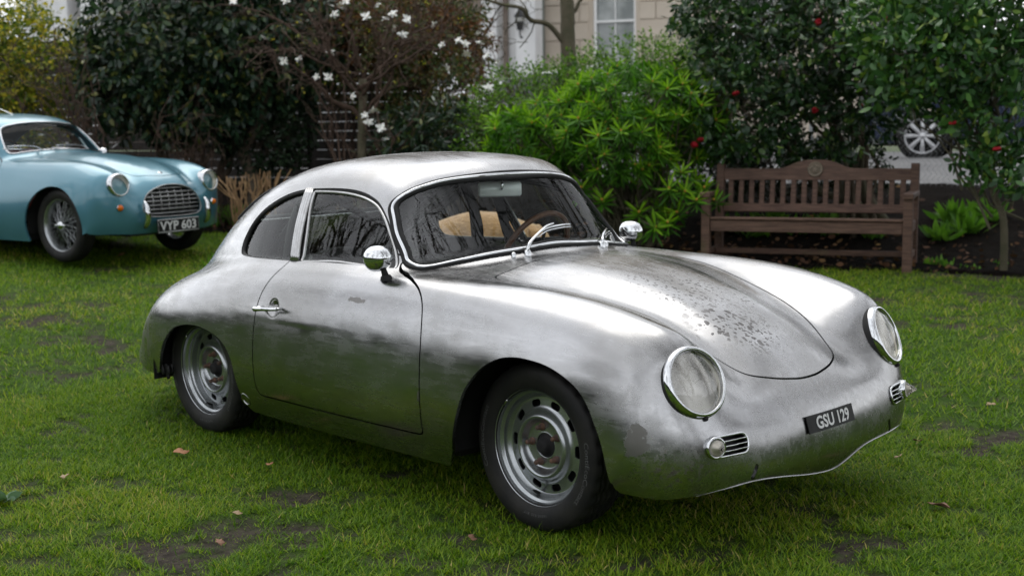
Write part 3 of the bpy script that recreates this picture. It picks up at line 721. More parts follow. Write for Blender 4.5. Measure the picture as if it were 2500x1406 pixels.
    nrm = np.array([.96, 0, .28]); Vp = np.array(top+bot+[a-nrm*.003 for a in top]+[a-nrm*.003 for a in bot]); m_ = len(q)
    Fp = [(k, k+m_, k+m_+1, k+1) for k in range(m_-1)]+[(k+2*m_, k+2*m_+1, k+3*m_+1, k+3*m_) for k in range(m_-1)]+[(k, k+1, k+2*m_+1, k+2*m_) for k in range(m_-1)]+[(k+m_, k+3*m_, k+3*m_+1, k+m_+1) for k in range(m_-1)]+[(0, 2*m_, 3*m_, m_), (m_-1, 2*m_-1, 4*m_-1, 3*m_-1)]
    pl = part('number_plate', (Vp, Fp), M_BLACK, CAR, False)
    V, F = text_mesh('GSU 129', .058, .90, .0016)
    w_ = V[:, 0].max()-V[:, 0].min(); V[:, 0] *= .205/w_; h_ = V[:, 1].max()-V[:, 1].min(); V[:, 1] = (V[:, 1]-(V[:, 1].max()+V[:, 1].min())/2)*.0445/h_
    yy = V[:, 0]+.006; zz = .5-V[:, 1]/.0589
    t_ = (yy+.143)/.286; P3 = tl+np.outer(yy+.143, yv)+np.outer(zz, dv_)+np.stack([.004*(1-(2*t_-1)**2), 0*t_, 0*t_], 1)+nrm*.0018
    for isl in islands(P3, F): part('plate_character', isl, M_PLATEW, pl, False)
    # wipers
    for (px, py, pz), tip, b0, b1 in (((-.540, -.176, .889), (1378, 577), (1322, 596), (1416, 579)), ((-.575, .307, .885), (1530, 585), (1510, 590), (1575, 590))):
        if py < 0:
            mids = [(px, py, pz-.02), (px+.004, py, pz+.018), (-.548, -.140, .935), (-.590, -.02, .975), (-.598, .035, .985)]
            bl = [(-.576, -.085, .948), (-.592, -.01, .969), (-.606, .10, .975), (-.620, .16, .972)]
        else:
            mids = [(px, py, pz-.02), (px+.004, py, pz+.014), (-.602, .345, .915), (-.645, .41, .930), (-.672, .45, .934)]
            bl = [(-.630, .39, .912), (-.665, .445, .918), (-.700, .50, .916), (-.728, .54, .910)]
        w = part('wiper', MB().tube(catmull(mids, 5), np.linspace(.0085, .004, 21), 8).lathe([(.016, -.02), (.015, .004), (.010, .012), (0, .013)], 16, Matrix.Translation((px, py, pz-.004))).get(), M_CHROME, CAR)
        part('wiper_blade', MB().tube(catmull(bl, 5), .0042, 6).tube(catmull(np.array(bl)-np.array([-.004, 0, .010]), 5), .003, 6).get(), M_CHROME, w)
    part('washer_jet', MB().lathe([(.010, -.01), (.010, .008), (.006, .013), (0, .014)], 12, Matrix.Translation((-.552, -.242, .879))).get(), M_CHROME, CAR)
    part('washer_jet', MB().lathe([(.010, -.01), (.010, .008), (.006, .013), (0, .014)], 12, Matrix.Translation((-.585, .345, .875))).get(), M_CHROME, CAR)
    # door mirrors: bullet shells on short stems
    for s in (-1, 1):
        c = Vector((-.765, s*.738, .896)); ax = Vector((.95, s*.10, .10)).normalized(); Fm = frame(c, ax)
        mr = part('door_mirror', MB().lathe([(.046, -.042), (.0495, -.036), (.0505, -.022), (.0490, 0), (.0435, .020), (.034, .034), (.020, .043), (.008, .046), (0, .0465)], 40, Fm).get(), M_CHROME, CAR)
        part('mirror_glass', MB().lathe([(.0462, -.041), (.03, -.0395), (0, -.039)], 32, Fm).get(), M_CHROME, mr)
        part('mirror_stem', MB().tube([(-.758, s*.733, .868), (-.752, s*.728, .845), (-.748, s*.722, .816)], [.010, .012, .015], 12).lathe([(.024, -.01), (.022, .004), (.014, .012)], 20, Matrix.Translation((-.747, s*.722, .822))).get(), M_DARK, mr)
    # jacking point
    for s in (-1, 1):
        Fj = frame((-1.640, s*.779, .240), (0, s, -.35)); jo = part('jack_point', MB().lathe([(.029, -.004), (.031, .003), (.027, .006), (.022, .002), (.021, -.015)], 28, Fj).get(), M_STEEL, CAR)
        part('jack_socket', MB().lathe([(.0225, -.008), (.012, -.010), (0, -.010)], 20, Fj).get(), M_BLACK, jo)
    # underside, wheel housings, torn rear splash panel
    mb = MB(); mb.box((-1.05, 0, .235), (1.30, 1.36, .09)).box((.10, 0, .30), (1.0, .86, .16)).box((-2.35, 0, .32), (1.05, .86, .16)).box((.50, 0, .36), (.16, .98, .16))
    part('underbody', mb.get(), M_BLACK, CAR, False)
    for s in (-1, 1):
        for cx, R0, x0 in ((.03, .40, .22), (-2.03, .40, .20)):
            th = np.linspace(R(-8), R(188), 40); a = np.array([(cx+R0*math.cos(t), y, .27+R0*.88*math.sin(t)) for t in th for y in (s*.42, s*.77)])
            Fh = [(2*k, 2*k+1, 2*k+3, 2*k+2) for k in range(len(th)-1)]; n_ = len(a)
            inner = [(cx+R0*math.cos(t), s*.42, .27+R0*.88*math.sin(t)) for t in th]
            part('wheel_housing', (np.vstack([a, inner]), Fh+[list(range(n_, n_+len(th)))]), M_BLACK, CAR)
    mb = MB(); rr_ = np.random.default_rng(3)
    for k in range(9): mb.box((-2.37+rr_.uniform(-.02, .03), -.72+rr_.uniform(-.04, .02), .265+rr_.uniform(-.03, .03)), (.022, .012, rr_.uniform(.02, .05)), Matrix.Rotation(rr_.uniform(-.5, .5), 3, 'Y'), .004)
    part('torn_splash_panel', mb.get(), M_BLACK, CAR)
    # tail lamps on the far rear
    for s in (-1, 1):
        Ft = frame((-2.925, s*.42, .435), (-.88, s*.30, .38)); tl_ = part('tail_lamp', MB().lathe([(.04, -.02), (.04, .004), (.036, .010)], 24, Ft).get(), M_CHROME, CAR)
        part('lens', MB().lathe([(.036, .006), (.030, .02), (.016, .028), (0, .030)], 24, Ft).get(), M_REDLENS, tl_)
    # wheels
    zw = .2938
    for s in (-1, 1):
        make_wheel(CAR, (0, s*.6966, zw), s, .050, steer=-.012, lettered=s < 0)
        make_wheel(CAR, (-2.1, s*.6956, zw), s, .066, camber=.030, lettered=s < 0)
    # ---------------- cabin
    mb = MB(); xs = np.linspace(-.60, .60, 25)
    prof = [(-.66, .855), (-.75, .875), (-.83, .865), (-.855, .82), (-.85, .72), (-.80, .62), (-.70, .58)]
    Vd = np.array([(x, y*.98-0, z) for y in xs for x, z in [(a-.10*(yy_/.6)**2, b) for yy_ in (y,) for a, b in prof]]); m_ = len(prof)
    Fd = [(i*m_+k, i*m_+k+1, (i+1)*m_+k+1, (i+1)*m_+k) for i in range(24) for k in range(m_-1)]
    part('dashboard', (Vd, Fd), M_STEEL, CAR)
    part('cabin_floor', MB().box((-1.25, 0, .30), (1.5, 1.3, .03)).box((-2.0, 0, .56), (.06, 1.12, .34)).box((-.62, 0, .55), (.05, 1.2, .5)).get(), M_DARK, CAR, False)
    part('parcel_shelf', MB().box((-2.14, 0, .74), (.30, .84, .03), None, .01).get(), M_DARK, CAR, False)
    for s in (-1, 1):
        st = MB()
        back = [(-1.42, z, w_) for z, w_ in ((.42, .22), (.55, .235), (.70, .225), (.80, .19), (.86, .15))]
        Vb = []; 
        for k, (xb, z, w_) in enumerate(back):
            xo = -1.38-.30*(z-.42)
            for th in np.linspace(-1, 1, 9): Vb.append((xo+.05*th*th, s*.33+w_*th, z-.02*th*th))
        for k, (xb, z, w_) in enumerate(back):
            xo = -1.38-.30*(z-.42)-.07
            for th in np.linspace(-1, 1, 9): Vb.append((xo+.05*th*th, s*.33+w_*th*1.02, z-.02*th*th))
        Fb = [(i*9+k, i*9+k+1, (i+1)*9+k+1, (i+1)*9+k) for i in range(4) for k in range(8)]+[(45+i*9+k, 45+(i+1)*9+k, 45+(i+1)*9+k+1, 45+i*9+k+1) for i in range(4) for k in range(8)]+[(36+k, 37+k, 82+k, 81+k) for k in range(8)]
        st.add(Vb, Fb).box((-1.16, s*.33, .40), (.46, .46, .12), Matrix.Rotation(-.1, 3, 'Y'), .04)
        part('bucket_seat', st.get(), M_DARK, CAR)
        # door card
        part('door_card', MB().box((-1.02, s*.725, .56), (.80, .02, .40), None, .008).get(), M_TRIMGREY, CAR)
    cage = MB()
    hoop = catmull([(-1.62, -.56, .32), (-1.62, -.56, .80), (-1.60, -.50, 1.05), (-1.58, -.36, 1.17), (-1.58, 0, 1.19), (-1.58, .36, 1.17), (-1.60, .50, 1.05), (-1.62, .56, .80), (-1.62, .56, .32)], 6)
    cage.tube(hoop, .019, 10).tube([(-1.61, -.54, .62), (-1.59, .42, 1.13)], .017, 10).tube([(-1.61, .54, .62), (-1.59, -.42, 1.13)], .017, 10)
    for s in (-1, 1): cage.tube([(-1.60, s*.46, 1.07), (-2.08, s*.36, .76)], .017, 10)
    part('roll_cage', cage.get(), M_BLACK, CAR)
    def at_x(u, v, x): d = ray(u, v); return np.array(CAM_POS+d*((x-CAM_POS.x)/d.x))
    for us in (((1128, 440), (1150, 490), (1166, 545), (1168, 595), (1158, 660)), ((1205, 440), (1220, 500), (1236, 560), (1246, 600), (1230, 660))):
        cl = catmull([at_x(u, v, -1.42) for u, v in us], 6)
        wv = np.array([.7, .7, 0])*.024
        Vs = np.vstack([cl-wv, cl+wv, cl-wv+np.array([.003, -.003, 0]), cl+wv+np.array([.003, -.003, 0])]); m_ = len(cl)
        Fs = [(k, k+1, m_+k+1, m_+k) for k in range(m_-1)]+[(2*m_+k, 3*m_+k, 3*m_+k+1, 2*m_+k+1) for k in range(m_-1)]
        part('harness_strap', (Vs, Fs), M_STRAP, CAR)
    Fs_ = frame((-.99, .33, .83), (-.88, 0, .48)); th = np.linspace(0, 2*np.pi, 48, endpoint=False)
    ring = np.array([Fs_ @ Vector((.19*math.cos(t), .19*math.sin(t), 0)) for t in th])
    sw = part('steering_wheel', tube(ring, .013, 10, True), M_WOODRIM, CAR)
    sp = MB()
    for t in (0, 2.1, 4.2): sp.tube([Fs_ @ Vector((0, 0, -.03)), Fs_ @ Vector((.18*math.cos(t), .18*math.sin(t), 0))], .008, 6)
    sp.lathe([(.03, -.05), (.03, -.02), (.02, -.012), (0, -.01)], 20, Fs_).tube([Fs_ @ Vector((0, 0, -.04)), (-.70, .33, .66)], .018, 8)
    part('steering_hub', sp.get(), M_DARK, sw)
    # interior mirror hung from the header rail
    mc = Vector((-.875, .005, 1.118)); nf = Vector((-.80, .50, -.06)).normalized(); Fm = frame(mc, -nf, (0, 0, 1))
    rm = part('rear_view_mirror', MB().add(*xf(MB().box((0, 0, 0), (.062, .185, .018), None, .012).get(), Fm)).get(), M_MIRRORBACK, CAR)
    part('mirror_bracket', MB().tube(catmull([mc-nf*.012, mc-nf*.04+Vector((0, 0, .006)), mc-nf*.035+Vector((0, 0, .035)), mc-nf*.012+Vector((.0, 0, .075))], 5), .0065, 8).get(), M_CHROME, rm)
M_LENSR = glass_material('headlamp_glass', (.95, .94, .90), .03)
M_REFLECT = varied('lamp_reflector', (.52, .50, .45), (.44, .42, .37), 5, .30, .45)
M_INDLENS = nmat('indicator_lens', (.95, .92, .88), .05, 0, trans=1.0, ior=1.45)
M_REDLENS = varied('red_lens', (.35, .01, .01), (.28, .01, .01), 20, .1)
M_TRIMGREY = varied('grey_panel', (.42, .44, .45), (.34, .36, .37), 6, .45, .3)
M_STRAP = varied('webbing', (.010, .010, .011), (.018, .018, .020), 90, .75, 0, .4, 220, .002)
M_WOODRIM = varied('steering_rim', (.06, .025, .012), (.09, .04, .018), 30, .35)
M_MIRRORBACK = varied('grey_mirror_shell', (.55, .58, .57), (.48, .50, .50), 12, .35, .2)
build_silver()
# ------------------------------------------------------------------ terrain
BO = np.array([-2.83, 5.60]); BT = np.array([.927, .375]); BN = np.array([-.375, .927])      # bed edge: origin, along, away from the lawn
def softplus(v, k=.8): return np.where(v > 8*k, v, k*np.log1p(np.exp(np.clip(v/k, -30, 30))))
def vnoise(x, y, seed=0):
    """smooth value noise"""
    r = np.random.default_rng(seed).random((64, 64)); xi = np.floor(x).astype(int); yi = np.floor(y).astype(int); fx = x-xi; fy = y-yi
    fx = fx*fx*(3-2*fx); fy = fy*fy*(3-2*fy); g = lambda a, b: r[a % 64, b % 64]
    return (g(xi, yi)*(1-fx)+g(xi+1, yi)*fx)*(1-fy)+(g(xi, yi+1)*(1-fx)+g(xi+1, yi+1)*fx)*fy
def fbm(x, y, s, seed=0, o=4):
    v = 0; a = .5; 
    for k in range(o): v = v+a*vnoise(x*s*2**k+17*k, y*s*2**k+5*k, seed+k); a *= .5
    return v/(1-.5**o)
def bn(x, y): return (x-BO[0])*BN[0]+(y-BO[1])*BN[1]
def bt(x, y): return (x-BO[0])*BT[0]+(y-BO[1])*BT[1]
def gz(x, y):
    x = np.asarray(x, float); y = np.asarray(y, float)
    base = .045*softplus(-x-2.6, .35)+.03*softplus(y-1.3, .35); base = np.minimum(base, .7)
    n = bn(x, y); k = sstep(.9, 3.9, n)
    return base*(1-k)+.68*k
def gzf(x, y): return float(gz(np.array(x), np.array(y)))
def edge_n(t): return .10*np.sin(t*.9+.6)+.06*np.sin(t*2.3)-.05          # wavering edge between lawn and bed
def bare(x, y):
    """0..1 amount of worn soil in the lawn"""
    a = fbm(x*1.0, y*1.0, 1.3, 3); b = fbm(x, y, 6.5, 11, 3)
    fl = sstep(.60, .70, fbm(x+9, y+4, 8.5, 23, 3)*.75+a*.28)
    return np.maximum(sstep(.605, .73, a*.42+b*.61), .75*fl)
M_LAWN = nmat('lawn_soil', (.05, .045, .035), .9, spec=.08); _t = NT(M_LAWN); _P = _t.coord('Object')
_at = _t.n('Attribute'); _at.attribute_name = 'bare'
_soil = _t.mix(_t.ramp(_t.noise(_P, 22, 6, .7), .35, .68), (.022, .018, .014), (.060, .050, .040))
_moss = _t.mix(_t.ramp(_t.noise(_P, 14, 6, .7), .32, .66), (.018, .042, .005), (.045, .085, .010))
_t.set(color=_t.mix(_at.outputs['Fac'], _moss, _soil), normal=_t.bump(_t.noise(_P, 45, 6, .7), .9, .02))
M_BED = nmat('bed_soil', (.02, .016, .012), .95, spec=.04); _t = NT(M_BED); _P = _t.coord('Object')
_c = _t.mix(_t.ramp(_t.noise(_P, 18, 6, .75), .35, .7), (.004, .0033, .0026), (.014, .0105, .008))
_t.set(color=_c, normal=_t.bump(_t.noise(_P, 38, 6, .75), 1.0, .04))
M_ASPHALT = varied('asphalt', (.09, .09, .095), (.13, .13, .13), 1.2, .85, 0, .3, 120, .006)
M_PAVE = varied('paving_concrete', (.10, .10, .103), (.135, .135, .135), 2.0, .8, 0, .2, 60, .004)
def grid_patch(t0, t1, n0, n1, nt, nn, zf):
    t, n = np.meshgrid(np.linspace(t0, t1, nt), np.linspace(n0, n1, nn), indexing='ij')
    x = BO[0]+t*BT[0]+n*BN[0]; y = BO[1]+t*BT[1]+n*BN[1]; z = zf(x, y)
    i, j = np.meshgrid(np.arange(nt-1), np.arange(nn-1), indexing='ij'); a = (i*nn+j).ravel()
    return np.stack([x, y, z], -1).reshape(-1, 3), np.stack([a, a+nn, a+nn+1, a+1], 1)
def lawn_z(x, y):
    return gz(x, y)+.012*(fbm(x, y, 2.0, 21, 3)-.5)-.010*bare(x, y)
def build_ground():
    # fine lawn where it is seen closely, coarser beyond
    V, F = grid_patch(-13, 9, -15.0, .35, 440, 300, lawn_z)
    o = structure('lawn', (V, F), M_LAWN)
    at = o.data.attributes.new('bare', 'FLOAT', 'POINT'); at.data.foreach_set('value', bare(V[:, 0], V[:, 1]).astype(np.float32))
    V, F = grid_patch(-600, 600, -600, 600, 60, 60, lambda x, y: np.where(bn(x, y) > 20, .70, -.06+.0*x)); structure('ground', (V, F), varied('far_ground', (.035, .055, .015), (.05, .06, .025), .2, .95))
    def bedz(x, y):
        n = bn(x, y); t = bt(x, y); e = edge_n(t)
        h = gz(x, y)+.045*(fbm(x, y, 3.5, 31, 4)-.35)+.02*fbm(x, y, 14, 37, 2)
        return np.where(n < e, gz(x, y)-.10*sstep(0, -.12, n-e), h)
    V, F = grid_patch(-16, 9, -.5, 3.75, 520, 110, bedz); structure('flower_bed', (V, F), M_BED)
    V, F = grid_patch(-60, 60, 3.65, 7.62, 40, 6, lambda x, y: .685+.045*(bn(x, y)-3.65)); structure('pavement', (V, F), M_PAVE)
    kb = MB(); 
    V, F = grid_patch(-60, 60, 7.55, 7.72, 40, 2, lambda x, y: .872+0*x); structure('kerb', (V, F), M_PAVE)
    V, F = grid_patch(-60, 60, 7.66, 14.25, 40, 6, lambda x, y: .79+0*x); structure('road', (V, F), M_ASPHALT)
    V, F = grid_patch(-60, 60, 14.2, 18.6, 40, 6, lambda x, y: .91+0*x); structure('pavement', (V, F), M_PAVE)
build_ground()
def on_bed(t, n):
    x = BO[0]+t*BT[0]+n*BN[0]; y = BO[1]+t*BT[1]+n*BN[1]; return Vector((x, y, gzf(x, y)))
# ------------------------------------------------------------------ pale blue coupe
CN2 = [
 [(.600,0,.240),(.595,.2,.240),(.575,.36,.240),(.540,.48,.245),(.490,.58,.250),(.450,.64,.250),(.430,.68,.255),(.415,.705,.260),(.405,.72,.270)],
 [(.665,0,.340),(.655,.2,.340),(.620,.36,.335),(.575,.48,.330),(.530,.575,.330),(.490,.635,.330),(.450,.685,.325),(.420,.715,.310),(.395,.73,.270)],
 [(.680,0,.450),(.668,.2,.450),(.630,.36,.450),(.590,.49,.460),(.545,.585,.460),(.500,.65,.455),(.450,.70,.430),(.400,.73,.360),(.360,.74,.250)],
 [(.665,0,.560),(.650,.2,.555),(.605,.36,.560),(.580,.50,.590),(.535,.60,.580),(.490,.665,.560),(.430,.715,.500),(.360,.745,.370),(.300,.75,.230)],
 [(.605,0,.670),(.590,.2,.660),(.540,.36,.660),(.540,.50,.715),(.500,.605,.695),(.450,.68,.650),(.380,.73,.560),(.280,.76,.380),(.220,.755,.220)],
 [(.450,0,.770),(.445,.2,.755),(.420,.36,.735),(.420,.50,.785),(.400,.61,.755),(.360,.69,.690),(.280,.745,.570),(.180,.765,.360),(.130,.755,.200)],
 [(.200,0,.848),(.200,.2,.835),(.200,.36,.802),(.180,.50,.835),(.170,.61,.800),(.150,.70,.715),(.110,.755,.570),(.070,.77,.330),(.050,.75,.190)],
 [(0,0,.882),(0,.2,.870),(0,.37,.835),(0,.505,.850),(0,.615,.815),(0,.703,.725),(0,.762,.575),(0,.77,.320),(0,.748,.180)],
 [(-.40,0,.912),(-.40,.2,.900),(-.40,.38,.868),(-.40,.51,.862),(-.40,.62,.822),(-.40,.706,.720),(-.40,.765,.550),(-.40,.77,.300),(-.40,.745,.175)],
 [(-.90,0,.915),(-.90,.22,.905),(-.90,.40,.880),(-.90,.52,.866),(-.90,.635,.822),(-.90,.712,.712),(-.90,.77,.530),(-.90,.77,.300),(-.90,.74,.175)],
 [(-1.4,0,.885),(-1.4,.23,.882),(-1.4,.41,.873),(-1.4,.53,.860),(-1.4,.64,.816),(-1.4,.715,.703),(-1.4,.77,.520),(-1.4,.77,.300),(-1.4,.74,.178)],
 [(-1.9,0,.870),(-1.9,.23,.868),(-1.9,.42,.862),(-1.9,.54,.855),(-1.9,.65,.820),(-1.9,.725,.710),(-1.9,.775,.530),(-1.9,.775,.310),(-1.9,.745,.190)],
 [(-2.3,0,.850),(-2.3,.22,.848),(-2.3,.41,.842),(-2.3,.53,.836),(-2.3,.645,.803),(-2.3,.72,.700),(-2.3,.77,.530),(-2.3,.77,.330),(-2.3,.745,.220)],
 [(-2.65,0,.800),(-2.65,.2,.795),(-2.65,.38,.782),(-2.65,.50,.767),(-2.65,.61,.728),(-2.65,.685,.632),(-2.65,.725,.500),(-2.62,.73,.360),(-2.56,.71,.260)],
 [(-2.90,0,.680),(-2.895,.18,.675),(-2.88,.35,.660),(-2.86,.46,.640),(-2.83,.56,.600),(-2.79,.63,.520),(-2.74,.675,.430),(-2.68,.70,.340),(-2.62,.70,.270)],
 [(-3.05,0,.520),(-3.045,.17,.518),(-3.02,.32,.505),(-2.99,.43,.490),(-2.94,.53,.460),(-2.88,.60,.420),(-2.81,.65,.370),(-2.73,.685,.320),(-2.65,.695,.270)],
 [(-3.10,0,.360),(-3.09,.17,.360),(-3.07,.32,.355),(-3.03,.42,.350),(-2.98,.52,.340),(-2.90,.59,.320),(-2.82,.645,.300),(-2.74,.68,.280),(-2.65,.695,.265)],
 [(-3.06,0,.250),(-3.05,.17,.250),(-3.03,.32,.250),(-2.99,.42,.250),(-2.94,.52,.250),(-2.87,.59,.250),(-2.80,.64,.250),(-2.72,.675,.255),(-2.65,.69,.260)],
]
zroof2 = curve1([(-3.4,.30),(-3.0,.62),(-2.8,.80),(-2.6,.955),(-2.3,1.13),(-2.0,1.235),(-1.7,1.28),(-1.5,1.283),(-1.3,1.265),(-1.1,1.215),(-.9,1.13)])
yside2 = curve1([(-3.4,.10),(-2.9,.34),(-2.5,.46),(-2.1,.54),(-1.7,.575),(-1.3,.575),(-.9,.55),(-.5,.50)])
def Gfun2(x, y, z):
    y = np.abs(y); gs = (y-(yside2(x)-.36*(z-.87)))*.92; gr = (z-(zroof2(x)-.22*y*y))*.93; gw = (x-(-.80-(z-.93)*.95-.45*y*y))*.72
    return smax(smax(gs, gr, .16), gw, .05)
def paint_material(name, c1, c2, metal=.35, rough=.32):
    m = nmat(name, c1, rough, metal, coat=.7, coatr=.06); t = NT(m); P = t.coord('Object')
    t.set(color=t.mix(t.ramp(t.noise(P, 1.4, 3, .5), .35, .65), c1, c2), normal=t.bump(t.noise(P, 3.0, 2, .4), .08, .01)); return m
def shell_surface(H):
    NU = H.shape[0]; G = np.concatenate([H[:, :0:-1]*np.array([1, -1, 1]), H], 1); nc = G.shape[1]
    du = np.gradient(G, axis=0); dv = np.gradient(G, axis=1); N = np.cross(dv, du); N /= np.linalg.norm(N, axis=2)[..., None]+1e-12
    if N[NU//2, nc//2, 2] < 0: N = -N
    V = G.reshape(-1, 3); N = N.reshape(-1, 3); i, j = np.meshgrid(np.arange(NU-1), np.arange(nc-1), indexing='ij'); a = (i*nc+j).ravel(); F = np.stack([a, a+1, a+nc+1, a+nc], 1)
    f = F[len(F)//2]
    if np.cross(V[f[1]]-V[f[0]], V[f[2]]-V[f[0]]) @ N[f[0]] < 0: F = F[:, ::-1]
    return Surf(V, N, F)
def pfield(S, cols, poly, mask):
    d = np.full(len(S.V), 9.0); P = S.V[:, cols]; lo, hi = poly.min(0)-.08, poly.max(0)+.08; m = mask(S.V) & (P > lo).all(1) & (P < hi).all(1)
    if m.any(): d[m] = poly_sd(P[m], poly)
    return d
def circle2(cx, cy, rx, ry, n=48, p=2.0):
    t = np.linspace(0, 2*np.pi, n, endpoint=False); c, s = np.cos(t), np.sin(t)
    return np.stack([cx+rx*np.sign(c)*np.abs(c)**(2/p), cy+ry*np.sign(s)*np.abs(s)**(2/p)], 1)
def pane2(name, g, off, parent, mat, trims, up=.01):
    c = g.compact(); o = part(name, (c.V-c.N*off, c.F), mat, parent); lp = max(c.loops(), key=len); P, Nn = resample_loop(c.V[np.array(lp)], c.N[np.array(lp)], .02)
    for nm, mt, r in trims: part(nm, tube(P+Nn*.002, r, 6, True, up=Nn), mt, o)
    return o
def build_blue():
    car = thing('blue_coupe', 'pale blue vintage coupe with oval grille and plate VYP 603', 'car', (-7.563, 1.852, .272), .198)
    M_BLUE = paint_material('pale_blue_paint', (.045, .155, .205), (.055, .17, .22), .4, .34)
    H = body_points(220, 110, CN2, Gfun2, -3.0, -.4); S = shell_surface(H)
    for cx, r in ((0.01, .36), (-2.286, .345)):
        _, S = S.cut(pfield(S, [0, 2], circle2(cx, .30, r, r*.98), lambda V: np.abs(V[:, 1]) > .5))
    ws = [(0,.945),(.2,.94),(.38,.925),(.475,.915),(.50,.935),(.485,1.0),(.455,1.08),(.42,1.135),(.36,1.165),(.2,1.19),(0,1.197)]; ws = ws+[(-a, b) for a, b in ws[-2:0:-1]]
    gW, S = S.cut(pfield(S, [1, 2], outline(ws, 6), lambda V: (V[:, 0] > -1.35) & (V[:, 0] < -.6)))
    sw = [(-1.12,.90),(-1.15,.95),(-1.22,1.05),(-1.30,1.125),(-1.42,1.155),(-1.60,1.165),(-1.85,1.14),(-2.05,1.07),(-2.22,.97),(-2.26,.91),(-2.2,.885),(-1.7,.885),(-1.2,.89)]
    sides = {}
    for s in (-1, 1): sides[s], S = S.cut(pfield(S, [0, 2], outline(sw, 6), lambda V: (V[:, 1]*s > .34) & (V[:, 2] > .86)))
    rw = [(-2.35,0),(-2.36,.25),(-2.45,.36),(-2.6,.31),(-2.68,.15),(-2.69,0)]; rw = rw+[(a, -b) for a, b in rw[-2:0:-1]]
    gR, S = S.cut(pfield(S, [0, 1], outline(rw, 6), lambda V: V[:, 2] > .8))
    gp = [(0,.375),(.18,.378),(.28,.392),(.318,.44),(.300,.52),(.235,.59),(.12,.634),(0,.645)]; gp = gp+[(-a, b) for a, b in gp[-2:0:-1]]; gpo = outline(gp, 6)
    gG, S = S.cut(pfield(S, [1, 2], gpo, lambda V: V[:, 0] > .45))
    hd = [(.545,0),(.52,.16),(.44,.27),(.2,.33),(-.2,.37),(-.55,.40),(-.62,.36),(-.66,0)]; hd = hd+[(a, -b) for a, b in hd[-2:0:-1]]; hdp = outline(hd, 6); hm = lambda V: (V[:, 2] > .6) & (V[:, 0] > -.75)
    hood, S = S.cut(pfield(S, [0, 1], hdp, hm)+.003); _, S = S.cut(pfield(S, [0, 1], hdp, hm)-.003)
    dr = [(-.86,.84),(-.80,.70),(-.78,.50),(-.79,.28),(-.84,.24),(-1.3,.235),(-1.66,.24),(-1.74,.30),(-1.80,.5),(-1.79,.70),(-1.74,.84),(-1.6,.93),(-1.2,.95)]; drp = outline(dr, 6); doors = {}
    for s in (-1, 1):
        dm = lambda V: (V[:, 1]*s > .48) & (V[:, 2] < .93)
        doors[s], S = S.cut(pfield(S, [0, 2], drp, dm)+.003); _, S = S.cut(pfield(S, [0, 2], drp, dm)-.003)
    part('body_shell', S.flanged(.015), M_BLUE, car); part('bonnet', hood.flanged(.015), M_BLUE, car)
    for s in (-1, 1):
        d = part('door', doors[s].flanged(.015), M_BLUE, car)
        part('door_handle', tube([(-1.66, s*.765, .70), (-1.64, s*.785, .70), (-1.56, s*.785, .70), (-1.54, s*.765, .70)], .008, 8), M_CHROME, d)
    pane2('windscreen', gW, .004, car, M_GLASS, (('chrome_trim', M_CHROME, .008),)); pane2('rear_window', gR, .004, car, M_GLASS, (('rubber_seal', M_RUBBER, .008),))
    for s in (-1, 1): pane2('side_window', sides[s], .006, car, M_GLASS, (('chrome_trim', M_CHROME, .006),))
    # grille
    c = gG.compact(); lp = max(c.loops(), key=len); P, Nn = resample_loop(c.V[np.array(lp)], c.N[np.array(lp)], .02)
    gr = part('radiator_grille', tube(P, .006, 8, True, up=Nn), M_DULL, car); part('grille_recess', (c.V-np.array([.09, 0, 0]), c.F), M_BLACK, gr)
    Hf = H[:90].reshape(-1, 3)
    def fx(y, z): q = np.argmin((Hf[:, 1]-abs(y))**2+(Hf[:, 2]-z)**2+(Hf[:, 0] < .4)*1.0); return Hf[q, 0]
    for z in np.linspace(.405, .615, 7):
        ysp = [y for y in np.linspace(-.33, .33, 67) if poly_sd(np.array([[y, z]]), gpo)[0] < -.004]
        pts = [(.672-.36*y*y-.9*max(z-.52, 0)**1.4-.012, y, z) for y in np.linspace(ysp[0], ysp[-1], 13)]; mb = MB()
        Vb = np.array([(x+dx, y, zz+dz) for x, y, zz in pts for dx, dz in ((0, -.007), (.006, 0), (0, .007), (-.02, 0))]); Fb = [(4*k+a, 4*k+(a+1) % 4, 4*k+4+(a+1) % 4, 4*k+4+a) for k in range(12) for a in range(4)]
        part('grille_bar', (Vb, Fb), M_DULL, gr)
    for y in (-.20, -.12, -.04, .04, .12, .20):
        zz = [z for z in np.linspace(.36, .65, 50) if poly_sd(np.array([[y, z]]), gpo)[0] < -.004]
        part('grille_upright', tube([(.645-.36*y*y-.9*max(z-.52, 0)**1.4, y, z) for z in np.linspace(zz[0], zz[-1], 5)], .004, 6), M_TRIM, gr)
    for s in (-1, 1):
        n = Vector((.97, s*.05, .12)).normalized(); F0 = frame((.572, s*.50, .660), n)
        h = part('headlamp', MB().lathe([(.098, -.08), (.100, -.02), (.097, .004), (.090, .012), (.084, .012), (.083, .004)], 40, F0).get(), M_CHROME, car)
        part('lens', MB().lathe([(.084, .006), (.07, .018), (.045, .028), (.02, .033), (0, .034)], 40, F0).get(), M_LENSR, h); part('reflector', MB().lathe([(.083, .003), (.07, -.025), (.045, -.05), (.02, -.06), (0, -.062)], 32, F0).get(), M_REFLECT, h)
        Fi = frame((.585, s*.515, .470), (.9, s*.35, .1)); i = part('indicator', MB().lathe([(.029, -.02), (.029, .004), (.025, .008)], 24, Fi).get(), M_CHROME, car); part('lens', MB().lathe([(.025, .006), (.021, .02), (.012, .028), (0, .030)], 24, Fi).get(), M_AMBER, i)
        bg_ = catmull([(.665, s*.335, .30), (.700, s*.335, .34), (.712, s*.335, .40), (.705, s*.335, .47), (.672, s*.335, .515)], 5)
